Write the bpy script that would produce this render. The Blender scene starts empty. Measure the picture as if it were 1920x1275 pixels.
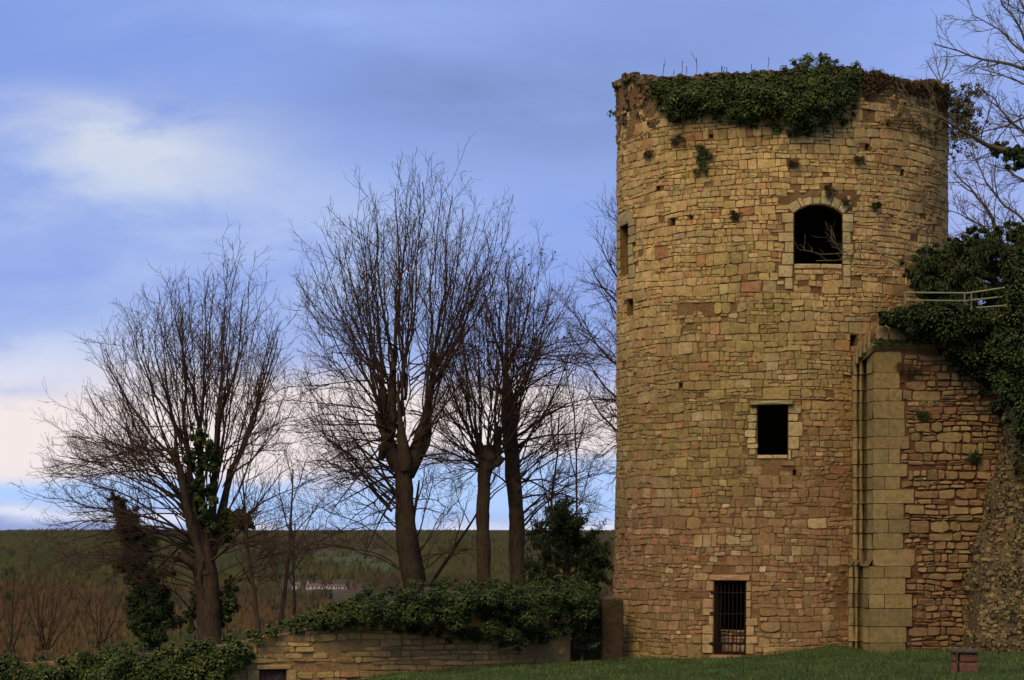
import bpy, math, random
import numpy as np
from mathutils import Vector

# ------------------------------------------------------------------ camera, sky, sun, exposure
S = bpy.context.scene
COL = S.collection
F = 4600.0            # focal length in pixels of the 1920 px wide photograph
EYE = 3.66
HZ = 990.0            # horizon row of the photograph

cam = bpy.data.cameras.new('camera')
cam.sensor_width = 36.0
cam.lens = 36.0 * F / 1920.0
cam.shift_y = (HZ - 637.5) / 1920.0
cam.clip_start, cam.clip_end = 0.5, 20000
cam_o = bpy.data.objects.new('camera', cam)
COL.objects.link(cam_o)
cam_o.location = (0, 0, EYE)
cam_o.rotation_euler = (math.pi / 2, 0, 0)
S.camera = cam_o

SUN_EL, SUN_AZ = math.radians(46), math.radians(206)     # azimuth clockwise from +Y (behind left of the camera)
world = bpy.data.worlds.new('World')
S.world = world
world.use_nodes = True


def node(nt, typ, loc=None, **kw):
    n = nt.nodes.new(typ)
    for k, v in kw.items():
        setattr(n, k, v)
    return n


def mth(nt, op, a, b=None, c=None, clamp=False):
    n = nt.nodes.new('ShaderNodeMath')
    n.operation = op
    n.use_clamp = clamp
    for i, v in enumerate((a, b, c)):
        if v is None:
            continue
        if isinstance(v, (int, float)):
            n.inputs[i].default_value = v
        else:
            nt.links.new(v, n.inputs[i])
    return n.outputs[0]


def mixc(nt, fac, a, b, blend='MIX'):
    n = nt.nodes.new('ShaderNodeMix')
    n.data_type = 'RGBA'
    n.blend_type = blend
    for i, v in ((0, fac), (6, a), (7, b)):
        if isinstance(v, (int, float)):
            n.inputs[i].default_value = v
        elif isinstance(v, tuple):
            n.inputs[i].default_value = (*v, 1.0) if len(v) == 3 else v
        else:
            nt.links.new(v, n.inputs[i])
    return n.outputs[2]


def noise(nt, vec, scale, detail=4.0, rough=0.55, dist=0.0):
    n = nt.nodes.new('ShaderNodeTexNoise')
    n.inputs['Scale'].default_value = scale
    n.inputs['Detail'].default_value = detail
    n.inputs['Roughness'].default_value = rough
    n.inputs['Distortion'].default_value = dist
    if vec is not None:
        nt.links.new(vec, n.inputs['Vector'])
    return n.outputs['Fac']


def ramp(nt, fac, stops):
    n = nt.nodes.new('ShaderNodeValToRGB')
    el = n.color_ramp.elements
    while len(el) < len(stops):
        el.new(0.5)
    for e, (p, c) in zip(el, stops):
        e.position = p
        e.color = (*c, 1.0) if isinstance(c, tuple) else (c, c, c, 1.0)
    nt.links.new(fac, n.inputs[0])
    return n.outputs[0]


def build_sky():
    nt = world.node_tree
    bg = nt.nodes['Background']
    bg.inputs[1].default_value = 0.1
    sky = node(nt, 'ShaderNodeTexSky', sky_type='NISHITA', sun_disc=False)
    sky.sun_elevation, sky.sun_rotation = SUN_EL, SUN_AZ
    tint = mixc(nt, 1.0, sky.outputs[0], (0.82, 0.86, 1.42), 'MULTIPLY')
    base = mixc(nt, 0.72, tint, (2.35, 3.55, 7.9))                 # thin blue overcast veil
    tc = node(nt, 'ShaderNodeTexCoord')
    sep = node(nt, 'ShaderNodeSeparateXYZ')
    nt.links.new(tc.outputs['Generated'], sep.inputs[0])
    az = mth(nt, 'ARCTAN2', sep.outputs[0], sep.outputs[1])
    el = mth(nt, 'ARCSINE', sep.outputs[2])
    mp = node(nt, 'ShaderNodeMapping')
    mp.inputs['Scale'].default_value = (1.0, 1.0, 2.6)
    nt.links.new(tc.outputs['Generated'], mp.inputs[0])
    v = mp.outputs[0]
    n1 = noise(nt, v, 7.0, 6.0, 0.5, 0.5)
    n2 = noise(nt, v, 16.0, 8.0, 0.55, 0.4)
    n3 = noise(nt, v, 3.2, 4.0, 0.5, 0.3)
    # soft darker, greyer veils and lighter ones
    veil = ramp(nt, n1, [(0.36, 0.0), (0.66, 1.0)])
    c = mixc(nt, mth(nt, 'MULTIPLY', veil, 0.42), base, (4.2, 5.4, 8.9))
    dark = ramp(nt, n3, [(0.50, 0.0), (0.70, 1.0)])
    c = mixc(nt, mth(nt, 'MULTIPLY', dark, 0.45), c, (2.1, 3.0, 6.0))

    az = mth(nt, 'ADD', az, mth(nt, 'MULTIPLY', mth(nt, 'SUBTRACT', n2, .5), .10))
    el = mth(nt, 'ADD', el, mth(nt, 'MULTIPLY', mth(nt, 'SUBTRACT', n1, .5), .055))

    def bank(a, e, wa, we, amt, lo=0.1):
        x = mth(nt, 'DIVIDE', mth(nt, 'SUBTRACT', az, a), wa) if wa else None
        y = mth(nt, 'DIVIDE', mth(nt, 'SUBTRACT', el, e), we)
        d = mth(nt, 'MULTIPLY', y, y)
        if x is not None:
            d = mth(nt, 'ADD', d, mth(nt, 'MULTIPLY', x, x))
        g = mth(nt, 'EXPONENT', mth(nt, 'MULTIPLY', d, -1.0))
        w = mth(nt, 'ADD', lo, mth(nt, 'MULTIPLY', ramp(nt, n2, [(.3, 0.0), (.68, 1.0)]), 1.7 - lo))
        return mth(nt, 'MULTIPLY', mth(nt, 'MULTIPLY', g, w), amt, clamp=True)

    def px(x, y):
        return (x - 960) / F, (HZ - y) / F
    for (x, y, wx, wy, amt, colr) in (
            (285, 320, 230, 80, 0.9, (6.6, 7.1, 8.2)), (760, 60, 340, 60, 0.5, (3.4, 4.7, 9.0)), (620, 470, 300, 70, 0.6, (5.0, 6.2, 9.0)), (1000, 190, 260, 90, 0.6, (2.0, 2.9, 5.6)), (330, 390, 420, 85, 0.6, (5.4, 6.4, 8.7)),
            (30, 680, 260, 60, 1.0, (6.6, 7.3, 9.2)), (300, 640, 500, 130, 0.35, (5.0, 6.0, 8.8)),
            (0, 820, 120, 60, 0.95, (8.3, 8.2, 8.8)), (1850, 330, 300, 160, 0.5, (4.4, 4.9, 8.2))):
        a, e = px(x, y)
        c = mixc(nt, bank(a, e, wx / F, wy / F, amt), c, colr)
    a, e = px(0, 905)
    c = mixc(nt, bank(a, e, 190 / F, 80 / F, 1.0, .5), c, (7.4, 7.8, 9.3))
    # long pinkish white band low over the horizon, and a pale blue one under it
    c = mixc(nt, bank(0, (HZ - 805) / F, 0, 76 / F, 1.35, .9), c, (9.2, 8.2, 8.1))
    c = mixc(nt, bank(0, (HZ - 925) / F, 0, 40 / F, 1.0, .9), c, (4.5, 6.4, 10.2))
    c = mixc(nt, bank(0, (HZ - 985) / F, 0, 18 / F, 0.9, .7), c, (7.4, 7.8, 9.6))
    nt.links.new(c, bg.inputs[0])


build_sky()

sun = bpy.data.lights.new('sun', 'SUN')
sun.energy = 2.55
sun.angle = math.radians(34)
sun.color = (1.0, 0.77, 0.47)
sun_o = bpy.data.objects.new('sun', sun)
COL.objects.link(sun_o)
sd = Vector((math.sin(SUN_AZ) * math.cos(SUN_EL), math.cos(SUN_AZ) * math.cos(SUN_EL), math.sin(SUN_EL)))
sun_o.rotation_euler = sd.to_track_quat('Z', 'Y').to_euler()
sun_o.location = (-40, -20, 60)

S.view_settings.view_transform = 'Standard'
S.view_settings.look = 'None'
S.view_settings.exposure = 0.0
S.view_settings.gamma = 1.0
S.view_settings.use_curve_mapping = False
S.render.engine = 'CYCLES'
S.cycles.max_bounces = 6
S.cycles.diffuse_bounces = 3
S.cycles.transparent_max_bounces = 4
S.cycles.use_denoising = True

# ------------------------------------------------------------------ helpers
rng = np.random.default_rng(11)


def P(px, py, d):
    return np.array([(px - 960) * d / F, d, EYE + (HZ - py) * d / F])


def PV(pts, d):
    a = np.asarray(pts, float)
    d = np.broadcast_to(np.asarray(d, float), a.shape[:1])
    return np.stack([(a[:, 0] - 960) * d / F, d, EYE + (HZ - a[:, 1]) * d / F], 1)


def tagit(o, label=None, cat=None, group=None, kind=None):
    for k, v in (('label', label), ('category', cat), ('group', group), ('kind', kind)):
        if v:
            o[k] = v
    return o


def empty(name, loc, label, cat, group=None):
    o = bpy.data.objects.new(name, None)
    COL.objects.link(o)
    o.location = tuple(map(float, loc))
    o.empty_display_size = 0.3
    return tagit(o, label, cat, group)


def world_loc(o):
    v = Vector((0, 0, 0))
    while o:
        v += o.location
        o = o.parent
    return np.array(v)


def mesh_obj(name, verts, faces, mat, parent=None, col=None, smooth=False, loc=None, kind=None):
    """verts in world space; faces: list of tuples, or an (M,k) int array"""
    verts = np.asarray(verts, float).reshape(-1, 3)
    org = np.zeros(3)
    if loc is not None:
        org = np.asarray(loc, float)
    elif parent is not None:
        org = verts.mean(0) if len(verts) else org
    me = bpy.data.meshes.new(name)
    v = verts - org
    if isinstance(faces, np.ndarray):
        k = faces.shape[1]
        me.vertices.add(len(v))
        me.vertices.foreach_set('co', v.astype(np.float32).ravel())
        me.loops.add(faces.size)
        me.loops.foreach_set('vertex_index', faces.astype(np.int32).ravel())
        me.polygons.add(len(faces))
        me.polygons.foreach_set('loop_start', np.arange(0, faces.size, k, dtype=np.int32))
        me.polygons.foreach_set('loop_total', np.full(len(faces), k, np.int32))
        me.update(calc_edges=True)
    else:
        me.from_pydata(v.tolist(), [], [tuple(map(int, f)) for f in faces])
        me.update()
    me.polygons.foreach_set('use_smooth', np.full(len(me.polygons), bool(smooth)))
    if col is not None:
        a = me.attributes.new('Col', 'FLOAT_COLOR', 'POINT')
        c = np.ones((len(v), 4), np.float32)
        c[:, :3] = col
        a.data.foreach_set('color', c.ravel())
    me.materials.append(mat)
    o = bpy.data.objects.new(name, me)
    COL.objects.link(o)
    if parent is not None:
        o.parent = parent
        o.location = tuple(org - world_loc(parent))
    else:
        o.location = tuple(org)
    if kind:
        o['kind'] = kind
    return o


def box_vf(x0, x1, y0, y1, z0, z1):
    v = [(x0, y0, z0), (x1, y0, z0), (x1, y1, z0), (x0, y1, z0), (x0, y0, z1), (x1, y0, z1), (x1, y1, z1), (x0, y1, z1)]
    f = [(0, 3, 2, 1), (4, 5, 6, 7), (0, 1, 5, 4), (1, 2, 6, 5), (2, 3, 7, 6), (3, 0, 4, 7)]
    return np.array(v, float), f


def bevel_obj(o, w, seg=1):
    m = o.modifiers.new('bevel', 'BEVEL')
    m.width, m.segments = w, seg
    return o


class Acc:
    """collects verts, same-arity faces and colours for one mesh"""

    def __init__(s):
        s.v, s.f, s.c, s.n = [], [], [], 0

    def add(s, v, f, c=None):
        v = np.asarray(v, float).reshape(-1, 3)
        s.v.append(v)
        s.f.append(np.asarray(f, int) + s.n)
        if c is not None:
            s.c.append(np.broadcast_to(np.asarray(c, float), v.shape))
        s.n += len(v)

    def build(s, name, mat, parent=None, **kw):
        if not s.v:
            return None
        return mesh_obj(name, np.concatenate(s.v), np.concatenate(s.f), mat, parent, col=np.concatenate(s.c) if s.c else None, **kw)


def wob(x, seed, amp=1.0):
    r = np.random.default_rng(seed)
    x = np.asarray(x, float)
    out = np.zeros_like(x)
    for k in range(5):
        out = out + np.sin(x * r.uniform(.35, 1.0) * (1.7 ** k) + r.uniform(0, 6.3)) / (1.45 ** k)
    return out * amp / 2.0


def wob2(x, y, seed, amp=1.0, sc=1.0):
    r = np.random.default_rng(seed)
    out = np.zeros(np.broadcast(np.asarray(x), np.asarray(y)).shape)
    for k in range(8):
        a = r.uniform(0, 6.3)
        f = sc * r.uniform(.6, 1.2) * 1.5 ** (k % 5)
        out = out + np.sin((x * math.cos(a) + y * math.sin(a)) * f + r.uniform(0, 6.3)) / 1.35 ** (k % 5)
    return out * amp / 3.0


def in_poly(pts, poly):
    p = np.asarray(pts, float)
    q = np.asarray(poly, float)
    x, y = p[:, 0], p[:, 1]
    inside = np.zeros(len(p), bool)
    j = len(q) - 1
    for i in range(len(q)):
        xi, yi, xj, yj = *q[i], *q[j]
        if yi != yj:
            c = ((yi > y) != (yj > y)) & (x < (xj - xi) * (y - yi) / (yj - yi) + xi)
            inside ^= c
        j = i
    return inside


def sample_poly(poly, n, r):
    q = np.asarray(poly, float)
    lo, hi = q.min(0), q.max(0)
    out = np.zeros((0, 2))
    while len(out) < n:
        c = r.uniform(lo, hi, (n * 3, 2))
        out = np.concatenate([out, c[in_poly(c, q)]])
    return out[:n]


# ------------------------------------------------------------------ materials
def new_mat(name, rough=0.9, spec=0.2):
    m = bpy.data.materials.new(name)
    m.use_nodes = True
    b = m.node_tree.nodes['Principled BSDF']
    b.inputs['Roughness'].default_value = rough
    b.inputs['Specular IOR Level'].default_value = spec
    return m, m.node_tree, b


def geo_pos(nt):
    return node(nt, 'ShaderNodeNewGeometry').outputs['Position']


def bump(nt, b, h, strength, dist):
    n = node(nt, 'ShaderNodeBump')
    n.inputs['Strength'].default_value = strength
    n.inputs['Distance'].default_value = dist
    nt.links.new(h, n.inputs['Height'])
    nt.links.new(n.outputs[0], b.inputs['Normal'])


def stone_mat(name, moss=0.35, pit=1.0):
    m, nt, b = new_mat(name, 0.95, 0.1)
    at = node(nt, 'ShaderNodeAttribute', attribute_name='Col')
    p = geo_pos(nt)
    n1 = noise(nt, p, 9.0, 6.0, 0.62)
    n2 = noise(nt, p, 48.0, 5.0, 0.65)
    n3 = noise(nt, p, 2.1, 5.0, 0.6, 0.4)
    n4 = noise(nt, p, 0.7, 4.0, 0.6, 0.3)
    c = mixc(nt, 1.0, at.outputs['Color'], ramp(nt, n1, [(0.3, 0.66), (0.55, 1.0), (0.75, 1.22)]), 'MULTIPLY')
    c = mixc(nt, 1.0, c, ramp(nt, n2, [(0.32, 0.62), (0.5, 1.0), (0.72, 1.16)]), 'MULTIPLY')
    # lichen and damp, reddish stain
    c = mixc(nt, mth(nt, 'MULTIPLY', ramp(nt, n3, [(0.54, 0.0), (0.68, 1.0)]), moss), c, (0.13, 0.125, 0.035))
    c = mixc(nt, mth(nt, 'MULTIPLY', ramp(nt, n4, [(0.52, 0.0), (0.66, 1.0)]), 0.32), c, (0.30, 0.135, 0.055))
    vo = node(nt, 'ShaderNodeTexVoronoi')
    vo.inputs['Scale'].default_value = 13.0
    nt.links.new(p, vo.inputs['Vector'])
    pits = ramp(nt, vo.outputs['Distance'], [(0.05, 0.45), (0.14, 1.0)])
    c = mixc(nt, mth(nt, 'MULTIPLY', ramp(nt, n1, [(0.45, 0.0), (0.6, 1.0)]), 0.8 * pit), c, mixc(nt, 1.0, c, pits, 'MULTIPLY'))
    nt.links.new(c, b.inputs['Base Color'])
    h = mth(nt, 'ADD', mth(nt, 'MULTIPLY', n1, 0.7), mth(nt, 'MULTIPLY', n2, 0.45))
    bump(nt, b, h, 0.75, 0.035)
    return m


def mortar_mat(name, ca, cb, cc):
    m, nt, b = new_mat(name, 1.0, 0.05)
    p = geo_pos(nt)
    n1 = noise(nt, p, 1.1, 5.0, 0.6, 0.4)
    n2 = noise(nt, p, 30.0, 6.0, 0.7)
    n3 = noise(nt, p, 7.0, 5.0, 0.6)
    c = mixc(nt, ramp(nt, n1, [(0.38, 0.0), (0.62, 1.0)]), ca, cb)
    c = mixc(nt, ramp(nt, n3, [(0.5, 0.0), (0.72, 0.8)]), c, cc)
    c = mixc(nt, 1.0, c, ramp(nt, n2, [(0.3, 0.55), (0.55, 1.0), (0.75, 1.3)]), 'MULTIPLY')
    nt.links.new(c, b.inputs['Base Color'])
    bump(nt, b, mth(nt, 'ADD', n2, mth(nt, 'MULTIPLY', n3, 1.5)), 0.9, 0.05)
    return m


def leaf_mat(name, stops, rough=0.55, spec=0.3, trans=0.0):
    m, nt, b = new_mat(name, rough, spec)
    g = node(nt, 'ShaderNodeNewGeometry')
    c = ramp(nt, g.outputs['Random Per Island'], stops)
    n1 = noise(nt, g.outputs['Position'], 2.6, 5.0, 0.6)
    c = mixc(nt, 1.0, c, ramp(nt, n1, [(0.32, 0.45), (0.68, 1.6)]), 'MULTIPLY')
    nt.links.new(c, b.inputs['Base Color'])
    return m


def bark_mat(name, ca, cb, cc, bs=0.6):
    m, nt, b = new_mat(name, 0.95, 0.1)
    p = geo_pos(nt)
    mp = node(nt, 'ShaderNodeMapping')
    mp.inputs['Scale'].default_value = (1.0, 1.0, 0.25)
    nt.links.new(p, mp.inputs[0])
    n1 = noise(nt, mp.outputs[0], 14.0, 6.0, 0.65, 0.3)
    n2 = noise(nt, p, 1.5, 4.0, 0.6)
    c = mixc(nt, ramp(nt, n1, [(0.35, 0.0), (0.65, 1.0)]), ca, cb)
    c = mixc(nt, ramp(nt, n2, [(0.5, 0.0), (0.7, 0.7)]), c, cc)
    nt.links.new(c, b.inputs['Base Color'])
    bump(nt, b, n1, bs, 0.05)
    return m


def plain_mat(name, ca, cb, scale=8.0, rough=0.8, spec=0.3, metal=0.0, bs=0.3):
    m, nt, b = new_mat(name, rough, spec)
    b.inputs['Metallic'].default_value = metal
    p = geo_pos(nt)
    n1 = noise(nt, p, scale, 6.0, 0.6)
    nt.links.new(mixc(nt, ramp(nt, n1, [(0.3, 0.0), (0.7, 1.0)]), ca, cb), b.inputs['Base Color'])
    bump(nt, b, n1, bs, 0.02)
    return m


M_STONE = stone_mat('weathered_limestone')
M_ASHLAR = stone_mat('dressed_limestone', 0.45, 0.7)
M_MORTAR = mortar_mat('tower_mortar', (0.27, 0.165, 0.058), (0.21, 0.105, 0.04), (0.17, 0.105, 0.04))
M_MORTAR2 = mortar_mat('red_earth_mortar', (0.19, 0.088, 0.038), (0.14, 0.052, 0.026), (0.17, 0.10, 0.04))
M_PIER = mortar_mat('mossy_render', (0.06, 0.042, 0.018), (0.095, 0.058, 0.026), (0.022, 0.022, 0.009))
M_IVY = leaf_mat('ivy_leaf', [(0.0, (0.020, 0.032, 0.007)), (0.45, (0.052, 0.078, 0.014)), (0.85, (0.095, 0.115, 0.022)), (1.0, (0.16, 0.14, 0.035))], 0.75, 0.12)
M_IVYDARK = leaf_mat('dark_ivy_leaf', [(0.0, (0.014, 0.026, 0.006)), (0.5, (0.034, 0.056, 0.011)), (0.9, (0.065, 0.085, 0.018)), (1.0, (0.12, 0.105, 0.03))], 0.75, 0.12)
M_IVYSTEM = plain_mat('ivy_stems', (0.007, 0.010, 0.004), (0.018, 0.018, 0.007), 6.0, 1.0, 0.0)
M_YEW = leaf_mat('yew_needles', [(0.0, (0.008, 0.016, 0.006)), (0.6, (0.022, 0.036, 0.012)), (1.0, (0.05, 0.06, 0.018))], 0.85, 0.08)
M_DRY = leaf_mat('dry_growth', [(0.0, (0.035, 0.021, 0.010)), (0.6, (0.072, 0.043, 0.018)), (1.0, (0.12, 0.08, 0.03))], 0.9, 0.05)
M_SHRUB = leaf_mat('olive_leaf', [(0.0, (0.03, 0.032, 0.01)), (0.6, (0.10, 0.095, 0.03)), (1.0, (0.20, 0.16, 0.06))], 0.6)
M_BARK = bark_mat('dark_bark', (0.035, 0.022, 0.013), (0.085, 0.052, 0.03), (0.07, 0.062, 0.024))
M_TWIG = bark_mat('twig_bark', (0.05, 0.029, 0.016), (0.08, 0.045, 0.026), (0.095, 0.048, 0.030), 0.2)
M_BARKR = bark_mat('grey_olive_bark', (0.10, 0.075, 0.036), (0.17, 0.13, 0.06), (0.13, 0.12, 0.045))
M_IRON = plain_mat('rusty_iron', (0.008, 0.006, 0.005), (0.022, 0.012, 0.008), 20.0, 0.85, 0.1, 0.0)
M_RAIL = plain_mat('pale_green_paint', (0.22, 0.24, 0.10), (0.15, 0.16, 0.07), 14.0, 0.5, 0.4)
M_WOOD = plain_mat('dark_timber', (0.05, 0.026, 0.018), (0.09, 0.05, 0.032), 12.0, 0.85)
M_BRICK = plain_mat('red_brick', (0.09, 0.032, 0.018), (0.17, 0.075, 0.04), 12.0, 0.9)
M_SLAB = plain_mat('bench_slab', (0.06, 0.042, 0.022), (0.10, 0.075, 0.042), 9.0, 0.9)
M_WHITE = plain_mat('pale_plaster', (0.36, 0.33, 0.29), (0.46, 0.43, 0.39), 0.5, 0.9)
M_ROOF = plain_mat('clay_roof', (0.13, 0.06, 0.035), (0.18, 0.09, 0.055), 0.8, 0.9)
M_GLASSD = plain_mat('dark_window', (0.02, 0.022, 0.025), (0.03, 0.032, 0.036), 1.0, 0.2, 0.5)

# ------------------------------------------------------------------ terrain
def h_front(x):
    return np.interp(x, [-60, -40, -12, -6.7, -3.96, 1.7, 6, 9.5, 12.7, 30, 80], [-4, -3, -2, -1.2, -.5, -.15, 0, .16, .36, 1.0, 1.5])


def h_back(x):
    return np.interp(x, [-80, -15, -10, -6, 3, 30, 80], [-4, -2.4, -1.2, -.5, -.3, 1.0, 1.5])


def terrain_h(x, y):
    x, y = np.asarray(x, float), np.asarray(y, float)
    near = np.interp(y, [-400, 0, 25, 45, 58], [1.9, 1.9, 1.5, .45, 0.0])
    w = np.clip((y - 25) / 32, 0, 1)
    zf = near * (1 - w) + (h_front(x) + near * (1 - w)) * w
    zb = h_back(x)
    wb = np.clip((y - 70.0) / 3.0, 0, 1)
    z = zf * (1 - wb) + zb * wb
    z = z + .26 * np.exp(-((x - 9.0) / 1.3) ** 2 - ((y - 68.3) / 1.3) ** 2) + .05 * wob2(x, y, 6, 1, 1.1) * np.clip((y - 50) / 8, 0, 1)
    d = np.hypot(x, y)
    far = np.interp(d, [95, 130, 200, 300, 800, 1100, 1500, 1900, 2300, 2700, 3100, 5000, 9000],
                    [0, -9, -30, -45, -46, -42, -33, -23, -15, -9, -6.5, -5, -4])
    wf = np.clip((y - 92) / 20, 0, 1) if True else 0
    hill = wob2(x, y, 5, 1.0, 1 / 260.) * np.clip((d - 300) / 900, 0, 1) * 3.5 * np.clip((4200 - d) / 1500, .4, 1)
    zfar = far + hill
    return z * (1 - wf) + np.where(y > 92, zfar + z * np.clip(1 - (y - 92) / 120, 0, 1) * .0, z) * wf


def ground_mat():
    m, nt, b = new_mat('ground_soil_and_grass', 1.0, 0.05)
    p = geo_pos(nt)
    sp = node(nt, 'ShaderNodeSeparateXYZ')
    nt.links.new(p, sp.inputs[0])
    far = mth(nt, 'DIVIDE', mth(nt, 'SUBTRACT', sp.outputs[1], 90.0), 60.0, clamp=True)
    n1 = noise(nt, p, 0.9, 6.0, 0.62, 0.3)
    n2 = noise(nt, p, 9.0, 6.0, 0.65)
    nf = noise(nt, p, 0.006, 7.0, 0.65, 0.4)
    nf2 = noise(nt, p, 0.06, 6.0, 0.7)
    g = mixc(nt, ramp(nt, n1, [(0.35, 0.0), (0.65, 1.0)]), (0.030, 0.050, 0.012), (0.055, 0.08, 0.018))
    g = mixc(nt, ramp(nt, n2, [(0.52, 0.0), (0.75, 0.6)]), g, (0.09, 0.075, 0.03))
    f = ramp(nt, nf, [(0.36, (0.060, 0.058, 0.020)), (0.5, (0.085, 0.062, 0.024)), (0.62, (0.10, 0.056, 0.028))])
    f = mixc(nt, 1.0, f, ramp(nt, nf2, [(0.35, 0.6), (0.65, 1.25)]), 'MULTIPLY')
    nt.links.new(mixc(nt, far, g, f), b.inputs['Base Color'])
    bump(nt, b, n2, 0.6, 0.06)
    return m


M_GROUND = ground_mat()


def build_ground():
    r = np.concatenate([np.linspace(0.5, 44, 14), np.linspace(47, 96, 50), np.geomspace(99, 9000, 70)])
    a = np.concatenate([np.linspace(-180, -20, 40, endpoint=False), np.linspace(-20, 20, 140, endpoint=False), np.linspace(20, 180, 40, endpoint=False)])
    R_, A_ = np.meshgrid(r, np.radians(a), indexing='ij')
    x, y = R_ * np.sin(A_), R_ * np.cos(A_)
    z = terrain_h(x, y)
    v = np.stack([x, y, z], -1).reshape(-1, 3)
    nr, na = R_.shape
    i, j = np.meshgrid(np.arange(nr - 1), np.arange(na), indexing='ij')
    q = np.stack([i * na + j, i * na + (j + 1) % na, (i + 1) * na + (j + 1) % na, (i + 1) * na + j], -1).reshape(-1, 4)
    c = len(v)
    v = np.vstack([v, [0, 0, 1.9]])
    o = mesh_obj('ground', v, q, M_GROUND, smooth=True, kind='structure')
    return o


build_ground()


def build_fields():
    """two winter-green meadows on the far slope, sheets just over the ground"""
    m = plain_mat('meadow_green', (0.058, 0.072, 0.016), (0.075, 0.085, 0.022), 0.02, 1.0, 0.05)
    for (poly, name) in (([(575, 1046), (600, 1038), (660, 1038), (700, 1047), (690, 1058), (640, 1062), (610, 1056)], 'meadow'),
                         ([(655, 1062), (700, 1056), (745, 1062), (735, 1072), (690, 1074)], 'meadow'),
                         ([(500, 1032), (535, 1030), (545, 1041), (515, 1046)], 'meadow')):
        q = np.array(poly, float)
        # walk along each ray until it meets the slope
        n = 9
        g = []
        lo, hi = q.min(0), q.max(0)
        xs, ys = np.linspace(lo[0], hi[0], 26), np.linspace(lo[1], hi[1], 14)
        X, Y = np.meshgrid(xs, ys, indexing='ij')
        dd = np.linspace(900, 3200, 900)
        V = np.zeros(X.shape + (3,))
        for a in range(X.shape[0]):
            for b_ in range(X.shape[1]):
                tx = (X[a, b_] - 960) / F * dd
                tz = EYE + (HZ - Y[a, b_]) / F * dd
                hh = terrain_h(tx, dd) + 0.8
                k = np.argmax(hh > tz)
                V[a, b_] = (tx[k], dd[k], hh[k])
        inside = in_poly(np.stack([X.ravel(), Y.ravel()], 1), q).reshape(X.shape)
        f = []
        ny = X.shape[1]
        for a in range(X.shape[0] - 1):
            for b_ in range(ny - 1):
                if inside[a, b_] or inside[a + 1, b_ + 1]:
                    f.append((a * ny + b_, (a + 1) * ny + b_, (a + 1) * ny + b_ + 1, a * ny + b_ + 1))
        mesh_obj(name, V.reshape(-1, 3), f, m, kind='structure')


build_fields()

# ------------------------------------------------------------------ stonework
K = 10


def stone_geo(cells, fmap, r, prot=(0.025, 0.06), joint=0.013, bev=0.030, nexp=(3.2, 7.0), jit=0.06, tilt=0.012, sink=0.06, dn=.0035, bulge=(-.003, .008)):
    """cells (N,6): uL,uR,zbL,zbR,ztL,ztR -> verts (N,3K+1,3), face list (quads and tris given as quads), sizes"""
    c = np.asarray(cells, float)
    N = len(c)
    ang = (np.arange(K) + 0.5) / K * 2 * math.pi
    ang = ang[None] + r.uniform(-.16, .16, (N, K))
    ne = r.uniform(*nexp, (N, 1))
    ca, sa = np.cos(ang), np.sin(ang)
    a = np.sign(ca) * np.abs(ca) ** (2 / ne)
    b = np.sign(sa) * np.abs(sa) ** (2 / ne)
    m = 1 + r.normal(0, jit, (N, K))
    m = np.minimum(m, 1.07)
    a, b = a * m, b * m
    w = (c[:, 1] - c[:, 0])[:, None]
    h = (.5 * (c[:, 4] + c[:, 5] - c[:, 2] - c[:, 3]))[:, None]

    def uz(a, b):
        u = c[:, 0:1] + (a + 1) / 2 * w
        t = (a + 1) / 2
        zb = c[:, 2:3] * (1 - t) + c[:, 3:4] * t
        zt = c[:, 4:5] * (1 - t) + c[:, 5:6] * t
        return u, zb + (b + 1) / 2 * (zt - zb)
    ja, jb = 1 - 2 * joint / w, 1 - 2 * joint / h
    ja, jb = np.maximum(ja, .5), np.maximum(jb, .45)
    ba, bb = np.maximum(1 - 2 * (joint + bev) / w, .45), np.maximum(1 - 2 * (joint + bev * .8) / h, .35)
    pr = r.uniform(*prot, (N, 1))
    ta, tb = r.normal(0, tilt, (N, 1)), r.normal(0, tilt, (N, 1))
    u1, z1 = uz(a * ja, b * jb)
    u2, z2 = uz(a * ba, b * bb)
    d0 = np.full((N, K), -sink)
    d1 = pr * .55 + r.normal(0, .003, (N, K))
    d2 = pr + ta * a + tb * b + r.normal(0, dn, (N, K))
    uc, zc = uz(np.zeros((N, 1)), np.zeros((N, 1)))
    dc = pr + r.uniform(*bulge, (N, 1))
    U = np.concatenate([u1, u1, u2, uc], 1)
    Z = np.concatenate([z1, z1, z2, zc], 1)
    D = np.concatenate([d0, d1, d2, dc], 1)
    V = fmap(U, Z, D)
    size = (w * h).ravel()
    return V, size, uc.ravel(), zc.ravel()


STONE_F = []
for k_ in range(K):
    n_ = (k_ + 1) % K
    STONE_F += [(k_, n_, K + n_), (k_, K + n_, K + k_), (K + k_, K + n_, 2 * K + n_), (K + k_, 2 * K + n_, 2 * K + k_), (2 * K + k_, 2 * K + n_, 3 * K)]
STONE_F = np.array(STONE_F)


def make_stones(V, cols, size, mat, parent, name, limit=300, mass_name='rubble_mass', visible=None):
    """the largest become parts, the rest one mass"""
    order = np.argsort(-(size if visible is None else size * visible))
    big, rest = order[:limit], order[limit:]
    nv = V.shape[1]
    for i in big:
        mesh_obj(name, V[i], STONE_F, mat, parent, col=np.broadcast_to(cols[i], (nv, 3)))
    if len(rest):
        vv = V[rest].reshape(-1, 3)
        ff = (STONE_F[None] + (np.arange(len(rest)) * nv)[:, None, None]).reshape(-1, 3)
        cc = np.repeat(cols[rest], nv, axis=0)
        mesh_obj(mass_name, vv, ff, mat, parent, col=cc, kind='stuff')


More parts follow.
